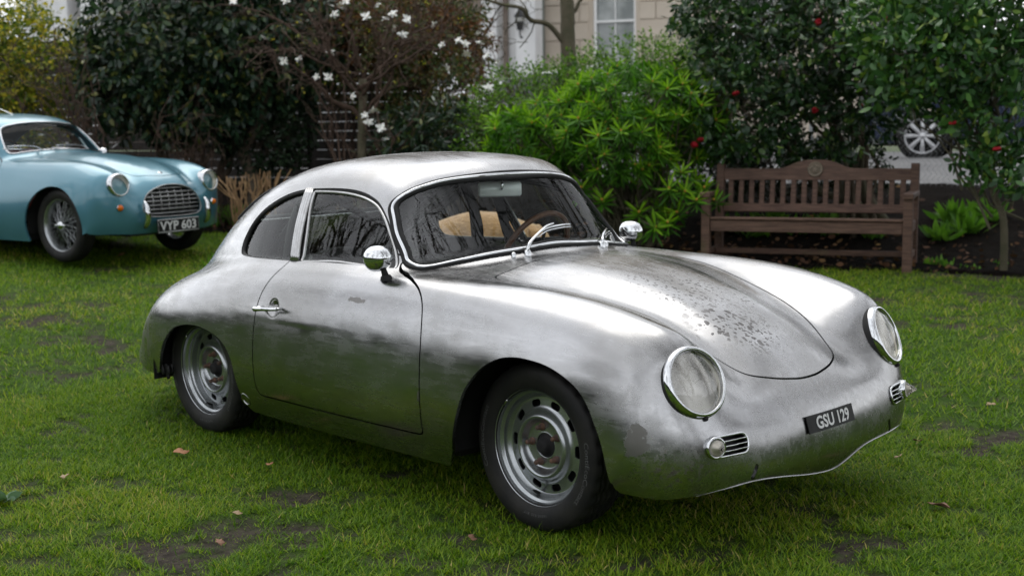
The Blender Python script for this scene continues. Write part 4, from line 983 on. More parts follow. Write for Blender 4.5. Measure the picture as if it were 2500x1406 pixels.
        part('overrider', MB().tube(bg_, np.interp(np.linspace(0, 1, len(bg_)), [0, .15, .6, 1], [.016, .026, .026, .010]), 10).get(), M_CHROME, car)
        b0, b1 = (-.80, s*.12 if s < 0 else .28), 0
        py = .30 if s > 0 else -.22; px = -.80-.4*py*py+.02
        pts = catmull([(px, py, .94), (px-.015, py-.06, .975), (px-.03+.05, py-.22, .985), (px+.05, py-.40, .982)], 5)
        part('wiper', MB().tube(pts, np.linspace(.006, .004, len(pts)), 6).tube([(px-.02, py-.02, .950), (px+.02, py-.42, .962)], .004, 6).get(), M_CHROME, car)
        c_ = Vector((-1.05, s*.66, .90)); part('door_mirror', MB().lathe([(.05, -.03), (.052, -.02), (.048, .01), (.034, .03), (0, .04)], 24, frame(c_, (1, 0, .1))).tube([c_+Vector((0, 0, -.04)), c_+Vector((0, -s*.01, -.085))], .008, 8).get(), M_CHROME, car)
    part('bonnet_badge', MB().lathe([(.022, 0), (.020, .004), (0, .006)], 20, frame((.50, 0, .742), (.55, 0, .83))).get(), M_CHROME, car)
    # plate
    pl = part('number_plate', MB().box((.70, 0, .300), (.012, .46, .118), None, .004).get(), M_BLACK, car, False)
    fr = [(.708, y, .300+z) for y, z in ((-.225, -.053), (.225, -.053), (.225, .053), (-.225, .053))]; part('plate_border', tube(fr, .003, 4, True), M_PLATEW, pl)
    V, F = text_mesh('VYP 603', .10, .9, .0015); w = V[:, 0].max()-V[:, 0].min(); hgt = V[:, 1].max()-V[:, 1].min()
    P3 = np.stack([np.full(len(V), .7075), V[:, 0]*.40/w, .300+(V[:, 1]-(V[:, 1].max()+V[:, 1].min())/2)*.080/hgt], 1)
    for isl in islands(P3, F): part('plate_character', isl, M_PLATEW, pl, False)
    # wire wheels
    for s in (-1, 1):
        for ax in (0, -2.286):
            Mo = Matrix(((1, 0, 0, 0), (0, 0, -1, 0), (0, 1, 0, 0), (0, 0, 0, 1)))
            rim = link('wheel', newmesh('wheel', *xf(lathe([(.224, -.008), (.226, .002), (.221, .005), (.214, -.004), (.208, -.015), (.203, -.03), (.196, -.045), (.196, -.08), (.21, -.11), (.224, -.12)], 56), Mo)), M_RIM, car)
            rim.location = (ax, s*.67, .318); rim.rotation_euler = (0, 0, 0 if s < 0 else math.pi)
            pr = [(.214, -.004), (.225, .008), (.245, .017), (.270, .020), (.292, .016), (.306, .004)]; tr = []
            for g0 in (-.012, -.034, -.058, -.082): tr += [(.317, g0), (.317, g0-.014), (.309, g0-.016), (.309, g0-.021)]
            link('tyre', newmesh('tyre', *xf(lathe(pr+tr+[(.317, -.108)]+[(r, -.12-h) for r, h in pr[::-1]], 64), Mo)), M_TYRE, rim)
            mb = MB()
            for k in range(48):
                a = 2*math.pi*k/48; off = (1 if k % 2 else -1)*R(26); inner = (k//2) % 2; z0 = -.002 if inner else -.075; r0 = .040 if inner else .052
                mb.tube([(r0*math.cos(a+off), r0*math.sin(a+off), z0), (.205*math.cos(a), .205*math.sin(a), -.035 if inner else -.06)], .0026, 4, caps=False)
            sp = link('wire_spokes', newmesh('wire_spokes', *xf(mb.get(), Mo)), M_RIM, rim); sp['kind'] = 'stuff'
            hb = MB().lathe([(.055, -.09), (.050, -.05), (.040, -.01), (.042, .004), (.034, .014), (.02, .024), (0, .026)], 24).box((.035, 0, .012), (.075, .022, .014), None, .005).box((-.035, 0, .012), (.075, .022, .014), None, .005)
            link('knock_off_hub', newmesh('knock_off_hub', *xf(hb.get(), Mo)), M_CHROME, rim)
            link('brake_drum', newmesh('brake_drum', *xf(lathe([(.0, -.085), (.15, -.085), (.155, -.13)], 32), Mo)), M_BLACK, rim)
    mb = MB().box((-1.15, 0, .22), (1.5, 1.4, .08)).box((.10, 0, .30), (.9, .80, .16)).box((-2.4, 0, .34), (1.0, .8, .16)); part('underbody', mb.get(), M_BLACK, car, False)
    for s in (-1, 1):
        for cx in (.01, -2.286):
            th = np.linspace(R(-8), R(188), 30); a = np.array([(cx+.39*math.cos(t), y, .29+.37*math.sin(t)) for t in th for y in (s*.40, s*.72)]); n_ = len(a)
            part('wheel_housing', (np.vstack([a, a[::2]]), [(2*k, 2*k+1, 2*k+3, 2*k+2) for k in range(29)]+[list(range(n_, n_+30))]), M_BLACK, car)
    M_RED = varied('red_leather', (.16, .022, .018), (.11, .016, .014), 12, .55)
    part('dashboard', MB().box((-1.02, 0, .83), (.10, 1.02, .16), None, .03).get(), M_RED, car); part('cabin_floor', MB().box((-1.6, 0, .30), (1.5, 1.2, .03)).box((-2.3, 0, .62), (.06, 1.1, .36)).get(), M_DARK, car, False)
    for s in (-1, 1): part('seat', MB().box((-1.62, s*.29, .42), (.48, .46, .16), None, .05).box((-1.88, s*.29, .70), (.14, .46, .50), Matrix.Rotation(-.22, 3, 'Y'), .05).get(), M_RED, car)
    Fs_ = frame((-1.32, -.28, .86), (-.88, 0, .42)); th = np.linspace(0, 2*np.pi, 32, endpoint=False); part('steering_wheel', MB().tube(np.array([Fs_ @ Vector((.19*math.cos(t), .19*math.sin(t), 0)) for t in th]), .011, 8, True).tube([Fs_ @ Vector((0, 0, 0)), (-1.03, -.28, .74)], .015, 8).get(), M_DARK, car)
    part('aerial', tube([(-1.33, -.12, 1.255), (-1.36, -.12, 1.275), (-1.75, -.42, 1.50)], [.007, .004, .0025], 6), M_CHROME, car)
M_DULL = varied('dull_grille_metal', (.30, .30, .30), (.22, .22, .22), 18, .4, .9)
M_AMBER = varied('amber_lens', (.55, .13, .008), (.48, .10, .006), 30, .12)
build_blue()
# ------------------------------------------------------------------ foliage helpers
def unit(v): return v/(np.linalg.norm(v, axis=-1, keepdims=True)+1e-12)
def leaf_mesh(name, P, D, size, width=.42, fold=.25, curl=.15, seed=0, N=None, rnd=None):
    """many six-point leaves; P base, D direction, size length; a per-leaf 'rnd' value drives the tint"""
    r = np.random.default_rng(seed); n = len(P); D = unit(D)
    if N is None: N = unit(r.normal(size=(n, 3))+np.array([0, 0, .9]))
    S = unit(np.cross(D, N)); N = np.cross(S, D); s = np.broadcast_to(size, (n,))[:, None]; w = s*width*.5
    mid = lambda a, k: P+D*s*a-N*s*curl*a*a+S*w*k-N*w*fold*abs(k)
    V = np.stack([P, mid(.33, .9), mid(.68, .82), mid(1.0, 0), mid(.68, -.82), mid(.33, -.9)], 1).reshape(-1, 3)
    b = np.arange(n)*6; F = np.concatenate([np.stack([b, b+1, b+2, b+3], 1), np.stack([b, b+3, b+4, b+5], 1)])
    me = newmesh(name, V, F, True); a = me.attributes.new('rnd', 'FLOAT', 'POINT')
    if rnd is None: rnd = r.random(n)
    a.data.foreach_set('value', np.repeat(rnd, 6).astype(np.float32)); return me
def leaf_mat(name, cols, rough=.42, trans=.25):
    """cols: list of (pos, rgb) tints chosen leaf by leaf"""
    m = nmat(name, cols[0][1], rough, spec=.3 if rough < .4 else .15); t = NT(m); at = t.n('Attribute'); at.attribute_name = 'rnd'; rp = t.n('ValToRGB')
    e = rp.color_ramp.elements
    while len(e) < len(cols): e.new(.5)
    for k, (p, c) in enumerate(cols): e[k].position = p; e[k].color = (*c, 1)
    t.l(at.outputs['Fac'], rp.inputs[0]); t.set(color=rp.outputs[0])
    tr = t.n('BsdfTranslucent'); mx = t.n('MixShader'); mx.inputs[0].default_value = trans; br = t.mix(1.0, rp.outputs[0], (1.5, 1.7, .7), 'MULTIPLY'); t.l(br, tr.inputs['Color'])
    out = [n for n in t.t.nodes if n.type == 'OUTPUT_MATERIAL'][0]; t.l(t.b.outputs[0], mx.inputs[1]); t.l(tr.outputs[0], mx.inputs[2]); t.l(mx.outputs[0], out.inputs['Surface']); return m
def crown_points(ells, m, seed, shell=.55, gap=.0, gscale=2.2):
    """cluster centres through the outer part of several ellipsoids, with noise-carved gaps"""
    r = np.random.default_rng(seed); vol = np.array([np.prod(e[1])**(2/3) for e in ells]); k = r.choice(len(ells), m*2, p=vol/vol.sum())
    d = unit(r.normal(size=(m*2, 3))); rad = (shell+(1-shell)*r.random(m*2)**.6)
    lump = .82+.36*fbm(d[:, 0]*1.7+k*3+seed, d[:, 1]*1.7+d[:, 2]*1.3, 1.6, seed, 3)
    C = np.array([ells[i][0] for i in k])+d*np.array([ells[i][1] for i in k])*(rad*lump)[:, None]
    g = fbm(C[:, 0]*1.0+C[:, 2]*.7, C[:, 1]+C[:, 2]*.5, gscale, seed+9, 2) > gap
    C, d = C[g], d[g]; return C[:m], d[:m]
def spray_leaves(C, D, K, length, size, spread, seed, droop=0.0):
    """K leaves set along a short twig at each cluster"""
    r = np.random.default_rng(seed); m = len(C); D = unit(D+.5*r.normal(size=D.shape)+np.array([0, 0, -droop]))
    s = np.tile(np.linspace(0, 1, K), m); Cx = np.repeat(C, K, 0); Dx = np.repeat(D, K, 0)
    side = unit(np.cross(Dx, r.normal(size=Dx.shape)))
    P = Cx+Dx*(s*length)[:, None]+side*.004; L = unit(Dx*(.35+.5*s)[:, None]+side*spread+np.array([0, 0, -droop*.5]))
    sz = size*(.65+.5*r.random(len(P))); return P, L, sz
def limb(mb, a, b, r0, r1, wob, r, n=6, sag=0.0, k=7):
    a = np.array(a, float); b = np.array(b, float); t = np.linspace(0, 1, k)[:, None]; L = np.linalg.norm(b-a)
    off = np.cumsum(r.normal(size=(k, 3)), 0)*wob*L/k; off -= t*off[-1]
    P = a+(b-a)*t+off+np.array([0, 0, 1.])*sag*L*np.sin(np.pi*t); mb.tube(P, np.linspace(r0, r1, k), n, caps=False); return P
def grow(mb, a, d, L, rad, depth, r, tips, spread=.7, up=.15, kids=(2, 4), shrink=.68, minr=.004, n=6):
    b = np.array(a)+unit(np.array(d))*L; P = limb(mb, a, b, rad, max(rad*.62, minr), .35, r, max(4, n), .03, 6)
    if depth == 0: tips.append((P[-1], unit(P[-1]-P[-2]))); return
    for _ in range(r.integers(kids[0], kids[1]+1)):
        q = P[r.integers(2, 6)]; nd = unit(unit(P[-1]-P[-2])+spread*r.normal(size=3)+np.array([0, 0, up])); grow(mb, q, nd, L*shrink*(.75+.5*r.random()), max(rad*.55, minr), depth-1, r, tips, spread, up, kids, shrink, minr, n-1)
M_BARK = varied('bark_brown', (.055, .042, .030), (.095, .075, .052), 9, .9, 0, .8, 40, .02)
M_BARKG = varied('bark_mossy', (.060, .058, .034), (.095, .082, .055), 7, .9, 0, .7, 40, .02)
M_TWIG = varied('twig_red_brown', (.040, .024, .017), (.072, .046, .032), 14, .85)
M_TAN = varied('dry_stem', (.34, .22, .11), (.22, .13, .07), 22, .85)
M_WILL = leaf_mat('camellia_leaf', [(0, (.010, .026, .012)), (.5, (.020, .050, .018)), (.85, (.035, .085, .022)), (1, (.11, .17, .03))], .30, .12)
M_CAMR = leaf_mat('camellia_leaf_light', [(0, (.014, .042, .014)), (.45, (.036, .095, .024)), (.85, (.065, .15, .03)), (1, (.18, .25, .04))], .30, .18)
M_LAUREL = leaf_mat('dark_laurel_leaf', [(0, (.008, .020, .012)), (.6, (.018, .042, .020)), (.9, (.04, .07, .022)), (1, (.14, .14, .03))], .30, .12)
M_VARIEG = leaf_mat('yellow_green_leaf', [(0, (.03, .06, .012)), (.35, (.08, .12, .018)), (.65, (.22, .22, .022)), (1, (.42, .32, .03))], .45, .25)
M_SMALL = leaf_mat('small_green_leaf', [(0, (.020, .055, .008)), (.5, (.065, .145, .014)), (1, (.14, .25, .02))], .45, .25)
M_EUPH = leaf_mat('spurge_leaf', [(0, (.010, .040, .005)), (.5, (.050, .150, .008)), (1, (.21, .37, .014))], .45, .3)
M_BROWNLEAF = leaf_mat('withered_leaf', [(0, (.07, .030, .014)), (.5, (.13, .058, .026)), (.85, (.18, .09, .04)), (1, (.09, .10, .02))], .7, .15)
M_MIXLEAF = leaf_mat('mixed_hedge_leaf', [(0, (.02, .04, .015)), (.5, (.05, .075, .02)), (.8, (.09, .07, .025)), (1, (.14, .075, .03))], .55, .2)
M_FERN = leaf_mat('fresh_green_leaf', [(0, (.04, .11, .015)), (1, (.12, .25, .03))], .5, .3)
M_DARKHEDGE = leaf_mat('deep_green_leaf', [(0, (.008, .018, .009)), (1, (.022, .04, .018))], .4, .1)
M_BUD = varied('orange_bud', (.36, .16, .02), (.28, .20, .03), 40, .6)
M_PETAL = nmat('white_petal', (.62, .61, .57), .55, sub=.1)
M_RED = nmat('red_petal', (.30, .008, .016), .5)
M_YELLOW = nmat('yellow_stamen', (.55, .42, .06), .6)
def shrub(name, label, base, ells, m, K, leaf, mat, seed, twig=.16, width=.42, spread=.8, droop=.15, shell=.55, gap=.0, stems=10, stem_r=.018, bark=None, group=None, cat='shrub', fold=.25):
    base = Vector(base); root = thing(name, label, cat, base, 0, group); b = np.array(base)
    E = [(np.array(c)-b, np.array(r)) for c, r in ells]; C, D = crown_points(E, m, seed, shell, gap); P, L, sz = spray_leaves(C, D, K, twig, leaf, spread, seed+1, droop)
    o = link('crown', leaf_mesh('crown', P, L, sz, width, fold, .15, seed+2), mat, root); o['kind'] = 'stuff'
    r = np.random.default_rng(seed+5); mb = MB()
    for k in range(stems):
        q = C[r.integers(len(C))]; s0 = np.array([r.normal()*.06, r.normal()*.06, -.05]); limb(mb, s0, q*np.array([.85, .85, .92]), stem_r*(.6+.6*r.random()), stem_r*.25, .35, r, 6, .05)
    # a twig under each visible cluster
    for q, d in zip(C[::3], D[::3]): limb(mb, q-d*twig*1.6, q+d*twig*.4, .004, .002, .2, r, 4, 0, 3)
    link('stem', newmesh('stem', *mb.get()), bark or M_BARK, root)
    return root, C, D
def build_plants():
    r = np.random.default_rng(5)
    P = lambda u, v, d: at_d(u, v, d)
    def base(u, d):                                   # ground point under a photo column at a depth
        q = at_d(u, 500, d); return Vector((q.x, q.y, gzf(q.x, q.y)))
    def ell(u, v, d, rx, ry, rz): return (np.array(P(u, v, d)), np.array((rx, ry, rz)))
    # --- bright spurge with whorled leaves: every whorl a part
    eb = base(1555, 11.95); root = thing('spurge_shrub', 'bright green spurge shrub with whorled leaves and orange tips beside the bench', 'shrub', eb)
    whorls = []
    for v in range(3):
        rr = np.random.default_rng(40+v); n = 26; th = np.arange(n)*2.39996+rr.normal(size=n)*.15; el = np.linspace(-.30, .85, n)+rr.normal(size=n)*.1
        D = np.stack([np.cos(th)*np.cos(el), np.sin(th)*np.cos(el), np.sin(el)], 1); Pb = np.stack([0*th, 0*th, np.linspace(-.05, .01, n)], 1)
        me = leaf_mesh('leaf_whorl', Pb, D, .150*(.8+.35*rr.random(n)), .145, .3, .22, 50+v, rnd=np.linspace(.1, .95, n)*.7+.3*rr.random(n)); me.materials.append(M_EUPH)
        bm = bmesh.new(); bm.from_mesh(me); f0 = len(bm.faces); bmesh.ops.create_icosphere(bm, subdivisions=1, radius=.014, matrix=Matrix.Translation((0, 0, .012)))
        bm.faces.ensure_lookup_table()
        for f in bm.faces[f0:]: f.material_index = 1
        bm.to_mesh(me); bm.free(); me.materials.append(M_BUD); whorls.append(me)
    ells = [ell(1555, 265, 11.9, .78, .72, .42), ell(1310, 345, 11.8, .52, .45, .27), ell(1690, 300, 11.9, .40, .4, .42), ell(1490, 350, 11.5, .62, .5, .36), ell(1640, 470, 11.3, .30, .25, .20), ell(1380, 300, 12.0, .45, .45, .25)]
    C, D = crown_points([(c-np.array(eb), q) for c, q in ells], 298, 61, .84); mb = MB()
    camdir = np.array(CAM_POS-eb); 
    for k, (c, d) in enumerate(zip(C, D)):
        if d[2] < -.45 and k % 2: continue
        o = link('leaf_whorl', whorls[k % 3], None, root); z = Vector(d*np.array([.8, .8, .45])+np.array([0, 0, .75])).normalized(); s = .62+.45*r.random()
        o.matrix_local = frame(c, z, (math.cos(k*1.7), math.sin(k*1.7), .1)) @ Matrix.Diagonal((s, s, s, 1))
        if k % 3 == 0: limb(mb, c*.12+np.array([0, 0, -.05]), c-d*.02, .016, .005, .45, r, 5, .08, 8)
        else: limb(mb, c*(.62+.2*r.random()), c, .008, .005, .3, r, 4, .03, 5)
    extra = [(1600, 555, 11.0), (1630, 545, 11.0), (1655, 520, 11.1), (1470, 490, 11.3), (1720, 460, 11.2), (1700, 490, 11.0), (1420, 460, 11.4), (1560, 520, 11.2), (1745, 490, 11.1)]
    for k, (u, v, d) in enumerate(extra):
        c = np.array(P(u, v, d)-eb); o = link('leaf_whorl', whorls[k % 3], None, root); s = 1.05; o.matrix_local = frame(c, (r.normal()*.3, -.3, .8), (1, .2, 0)) @ Matrix.Diagonal((s, s, s, 1)); limb(mb, (r.normal()*.1, r.normal()*.1, -.03), c, .014, .006, .5, r, 5, .1, 8)
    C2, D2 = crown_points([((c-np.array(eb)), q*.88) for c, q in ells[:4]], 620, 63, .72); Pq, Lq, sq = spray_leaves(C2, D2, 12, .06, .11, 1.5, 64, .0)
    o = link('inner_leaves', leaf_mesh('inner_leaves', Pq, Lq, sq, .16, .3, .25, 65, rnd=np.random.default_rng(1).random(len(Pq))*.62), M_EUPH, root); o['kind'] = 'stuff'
    link('stem', newmesh('stem', *mb.get()), M_BARKG, root)
    # --- small-leaved green shrub rising behind the spurge
    b = base(1500, 13.6); shrub('evergreen_shrub', 'small-leaved green shrub rising behind the spurge', b, [ell(1560, 218, 13.6, 1.05, 1.0, .50), ell(1300, 280, 13.2, .70, .7, .50), ell(1235, 340, 12.7, .42, .45, .30), ell(1690, 205, 13.9, .55, .6, .48), ell(1420, 270, 13.4, .75, .7, .46)], 3700, 7, .042, M_SMALL, 71, .14, .5, .9, .0, .6, .12, 22, .016)
    # --- camellia behind the bench
    b = base(2120, 12.3); rt, C, D = shrub('camellia_tree', 'dark glossy camellia with red flowers behind the bench', b, [ell(1900, 110, 11.9, .85, .9, .62), ell(1800, 260, 11.6, .50, .5, .42), ell(2080, 60, 12.1, .8, .9, .55), ell(1960, 300, 12.0, .62, .6, .38), ell(1830, 20, 12.0, .6, .7, .4), ell(2120, 230, 12.2, .40, .5, .36)], 1750, 8, .088, M_WILL, 81, .17, .46, .9, .12, .5, .32, 6, .03)
    mb = MB(); rr = np.random.default_rng(82); 
    for (u, v) in ((2010, 90), (1960, 270), (2110, 150), (2040, 260), (1900, 330)): limb(mb, (0, 0, -.05), np.array(P(u, v, 12.1)-b), .045, .014, .45, rr, 8, .0, 9)
    link('trunk', newmesh('trunk', *mb.get()), M_BARKG, rt)
    flower = MB()
    for k in range(11):
        a = k*2.4; q = .35+.06*k; flower.lathe([(0, 0), (.012, .004), (.017, .016), (.012, .022)], 6, frame((.010*q*math.cos(a)*1.5, .010*q*math.sin(a)*1.5, .004*(k % 3)), (math.cos(a)*q, math.sin(a)*q, .9)))
    fme = newmesh('flower', *flower.get()); fme.materials.append(M_RED)
    for (u, v, d) in ((1998, 55, 11.2), (1990, 272, 11.3), (1797, 232, 11.2), (1710, 345, 11.3), (1695, 355, 11.3), (2160, 35, 11.2), (2170, 50, 11.3)):
        o = link('flower', fme, None, rt); o.location = P(u, v, d)-b; o.rotation_euler = (r.normal()*.6, r.normal()*.6, 0)
    # --- camellia in front at the far right: each near spray of leaves is a part
    b = base(2456, 10.25); root = thing('camellia_tree', 'leaning thin-trunked camellia with fresh green leaves at the end of the bench', 'tree', b); mb = MB(); rr = np.random.default_rng(91)
    trk = catmull([(0, 0, -.05), np.array(P(2450, 540, 10.25)-b), np.array(P(2425, 470, 10.3)-b), np.array(P(2400, 380, 10.4)-b), np.array(P(2420, 250, 10.5)-b), np.array(P(2380, 100, 10.6)-b)], 6); mb.tube(trk, np.linspace(.034, .014, len(trk)), 8)
    ells = [ell(2330, 130, 10.4, .60, .62, .42), ell(2450, 300, 10.2, .42, .42, .40), ell(2240, 170, 10.5, .36, .4, .24), ell(2420, 30, 10.5, .75, .8, .35), ell(2440, 410, 10.0, .24, .24, .16), ell(2180, 60, 10.8, .42, .42, .3), ell(2500, -20, 10.6, .8, .8, .42)]
    C, D = crown_points([(c-np.array(b), q) for c, q in ells], 1450, 92, .42, .30)
    for q in C[:46]: k = rr.integers(8, len(trk)); limb(mb, trk[k], q, .012, .004, .4, rr, 5, .0, 6)
    link('trunk', newmesh('trunk', *mb.get()), M_BARKG, root)
    sprays = []
    for v in range(4):
        c0 = np.zeros((1, 3)); Pq, Lq, sq = spray_leaves(c0, np.array([[0, 0, 1.]]), 9, .16, .088, .95, 95+v, .0); me = leaf_mesh('leaf_spray', Pq, Lq, sq, .46, .25, .18, 96+v); me.materials.append(M_CAMR); sprays.append(me)
    dist = np.linalg.norm(C+np.array(b)-np.array(CAM_POS), axis=1); order = np.argsort(dist)
    for k in order[:280]:
        o = link('leaf_spray', sprays[int(k) % 4], None, root); s = .8+.5*rr.random(); d = unit(D[k]+.6*rr.normal(size=3)+np.array([0, 0, -.15])); o.matrix_local = frame(C[k], d, rr.normal(size=3)) @ Matrix.Diagonal((s, s, s, 1))
    Pq, Lq, sq = spray_leaves(C[order[280:]], D[order[280:]], 8, .17, .088, .95, 99, .1); o = link('crown', leaf_mesh('crown', Pq, Lq, sq, .46, .25, .16, 100), M_CAMR, root); o['kind'] = 'stuff'
    for (u, v, d) in ((2422, 127, 9.9), (2433, 368, 9.8), (2326, 305, 10.0)):
        o = link('flower', fme, None, root); o.location = P(u, v, d)-b
    # --- dark laurel on the left behind the blue car
    b = base(480, 14.4); shrub('laurel_tree', 'tall dark laurel with drooping glossy leaves behind the blue car', b, [ell(460, 90, 14.2, .95, 1.1, .95), ell(600, 100, 14.3, .85, .9, .85), ell(330, 210, 13.9, .55, .6, .5), ell(480, 250, 14.0, .60, .6, .40), ell(310, 150, 14.2, .32, .5, .5), ell(680, 60, 14.5, .7, .8, .6)], 3100, 8, .105, M_LAUREL, 111, .2, .44, .75, .55, .5, .12, 10, .04)
    # --- variegated bush far left
    b = base(30, 14.2); shrub('variegated_bush', 'yellow-green variegated bush behind the roof of the blue car', b, [ell(40, 160, 14.0, .62, .8, .58), ell(-90, 200, 14.0, .9, .9, .8), ell(120, 170, 13.8, .30, .4, .30), ell(20, 280, 13.8, .6, .6, .4), ell(-40, 60, 14.3, .6, .7, .4)], 1900, 8, .062, M_VARIEG, 121, .16, .5, .9, .05, .6, .1, 8, .02)
    # --- bare arching shrub in front of it
    b = base(262, 13.2); root = thing('bare_shrub', 'bare brown shrub with arching stems leaning over the blue car', 'shrub', b); mb = MB(); rr = np.random.default_rng(131); tips = []
    for k in range(13):
        u, v = (rr.uniform(20, 250), rr.uniform(60, 260)); q = np.array(P(u, v, 13.0+rr.normal()*.2)-b); Pl = limb(mb, (rr.normal()*.05, rr.normal()*.05, -.03), q, .013, .004, .35, rr, 5, .06, 9)
        for _ in range(5): j = rr.integers(3, 9); grow(mb, Pl[j], unit(Pl[-1]-Pl[0])+.5*rr.normal(size=3), .28, .005, 1, rr, tips, .7, .1, (2, 3), .7, .0022, 4)
    link('branch', newmesh('branch', *mb.get()), M_TWIG, root)
    b = base(450, 13.6); root = thing('bramble', 'tangled reddish brown bramble stems under the laurel', 'shrub', b); mb = MB(); rr = np.random.default_rng(133)
    for k in range(46):
        a = np.array(P(rr.uniform(330, 560), rr.uniform(330, 420), 13.5)-b); a[2] = -.02; q = np.array(P(rr.uniform(330, 570), rr.uniform(270, 390), 13.4+rr.normal()*.25)-b); limb(mb, a, q, .006, .003, .8, rr, 4, .35*rr.random(), 9)
    link('branch', newmesh('branch', *mb.get()), M_TWIG, root)
    # --- cut-back tan stems
    b = base(612, 13.1); root = thing('pruned_shrub', 'cut-back shrub of upright tan stems beside the headlamp of the blue car', 'shrub', b); rr = np.random.default_rng(137)
    for k in range(30):
        mb = MB(); a = np.array((rr.normal()*.10, rr.normal()*.08, -.02)); q = np.array((rr.normal()*.20, rr.normal()*.18, .50+.15*rr.random())); q[:2] += a[:2]*1.4; Pl = limb(mb, a, q, .009, .006, .22, rr, 6, 0, 6)
        if k % 2: limb(mb, Pl[3], Pl[3]+np.array((rr.normal()*.10, rr.normal()*.10, .22)), .007, .005, .2, rr, 5, 0, 4)
        link('stem', newmesh('stem', *mb.get()), M_TAN, root)
    # --- magnolia with white flowers
    b = base(878, 13.1); root = thing('magnolia_tree', 'twiggy magnolia in white flower behind the roof of the silver coupe', 'tree', b); mb = MB(); rr = np.random.default_rng(141); tips = []
    fork = np.array(P(885, 195, 13.1)-b); T = limb(mb, (0, 0, -.05), fork, .055, .040, .10, rr, 10, 0, 9)
    mains = []
    for (u, v, d, r0) in ((700, 150, 12.9, .030), (640, 130, 12.7, .016), (760, 60, 13.2, .024), (860, -40, 13.0, .026), (960, 20, 13.3, .024), (1040, 90, 12.9, .026), (1160, 100, 12.8, .022), (590, 20, 13.0, .018), (930, 120, 12.6, .018), (1100, 10, 13.3, .018), (800, 120, 12.6, .016)):
        q = np.array(P(u, v, d)-b); Pl = limb(mb, T[rr.integers(6, 9)], q, r0, .007, .35, rr, 7, .04, 10); mains.append(Pl)
        for _ in range(7): j = rr.integers(3, 10); grow(mb, Pl[j], unit(Pl[-1]-Pl[0])+.8*rr.normal(size=3)+np.array([0, 0, .3]), .34, .0075, 2, rr, tips, .75, .15, (2, 3), .68, .0026, 5)
    for k in range(9):
        u0 = rr.uniform(-.25, .25); q = np.array(P(rr.uniform(740, 1080), rr.uniform(150, 330), 13.1+rr.normal()*.2)-b); Pl = limb(mb, (u0, rr.normal()*.12, -.03), q, .016, .005, .25, rr, 5, .0, 8)
        for _ in range(3): j = rr.integers(4, 8); grow(mb, Pl[j], np.array([rr.normal()*.5, rr.normal()*.5, .8]), .25, .005, 1, rr, tips, .7, .2, (2, 3), .7, .0024, 4)
    tgt = [(692,151),(729,143),(803,126),(801,189),(772,187),(813,34),(830,14),(845,3),(918,10),(893,41),(942,44),(956,32),(993,48),(964,70),(983,83),(1059,61),(1119,97),(1136,105),(1171,105),(1166,82),(1194,82),(1139,131),(1187,136),(1211,150),(1092,167),(1078,109),(857,235),(911,270),(891,280),(898,297),(930,313),(942,338),(1192,212),(697,3),(570,3)]
    allp = np.vstack(mains+[T])
    fl = []
    for v in range(3):
        q = np.random.default_rng(150+v); n = 10; th = np.arange(n)*2*np.pi/n*1.0+q.normal(size=n)*.15; el = np.where(np.arange(n) % 2 == 0, .25, .75)+q.normal(size=n)*.15-.25*v
        D = np.stack([np.cos(th)*np.cos(el), np.sin(th)*np.cos(el), np.sin(el)], 1); me = leaf_mesh('flower', np.zeros((n, 3)), D, .050*(.7+.6*q.random(n)), .58, .35, .45, 151+v, N=unit(np.stack([-np.cos(th)*.5, -np.sin(th)*.5, np.ones(n)], 1))); me.materials.append(M_PETAL); fl.append(me)
    for k, (u, v) in enumerate(tgt):
        c = np.array(P(u, v, 12.55+rr.normal()*.2)-b); o = link('flower', fl[k % 3], None, root); o.matrix_local = frame(c, (rr.normal()*.6+.2, rr.normal()*.6-.5, .7), (1, .3, 0))
        j = np.argmin(np.linalg.norm(allp-c, axis=1)); limb(mb, allp[j], c, .006, .003, .4, rr, 4, -.03, 7)
    link('branch', newmesh('branch', *mb.get()), M_TWIG, root); mb = MB(); mb.tube(T, np.linspace(.057, .042, len(T)), 10); link('trunk', newmesh('trunk', *mb.get()), M_BARKG, root)
    C = np.array([t[0] for t in tips]); D = np.array([t[1] for t in tips]); sel = rr.random(len(C)) < .22; Pq, Lq, sq = spray_leaves(C[sel], D[sel], 3, .04, .032, .8, 153, 0); o = link('opening_leaves', leaf_mesh('opening_leaves', Pq, Lq, sq, .4, .3, .1, 154), M_VARIEG, root); o['kind'] = 'stuff'
    # --- withered hedge behind the magnolia and dark hedge further left
    b = base(900, 15.2); shrub('withered_hedge', 'russet withered hedge showing through the magnolia twigs', b, [ell(760, 60, 15.0, .9, .9, .55), ell(950, 50, 15.1, .9, .9, .60), ell(1080, 110, 14.8, .55, .6, .45), ell(640, 20, 14.9, .5, .6, .35)], 2300, 6, .065, M_BROWNLEAF, 161, .14, .5, 1.0, .4, .3, .28, 26, .012, M_TWIG)
    b = base(1010, 14.9); shrub('mixed_shrub', 'loose green and brown shrub between the magnolia and the white porch', b, [ell(1030, 60, 14.5, .7, .8, .55), ell(1150, 215, 14.0, .45, .5, .40), ell(1040, 240, 14.4, .55, .5, .5), ell(900, 160, 14.8, .8, .7, .5)], 1700, 6, .060, M_MIXLEAF, 165, .16, .45, .9, .1, .4, .38, 24, .012, M_TWIG)
    b = base(1120, 13.6); shrub('low_dark_shrub', 'low dark blue-green shrub just over the roof of the silver coupe', b, [ell(1090, 335, 13.4, .55, .5, .28), ell(1000, 350, 13.4, .4, .4, .25)], 420, 8, .10, M_LAUREL, 171, .18, .3, .9, .1, .5, .1, 8, .012)
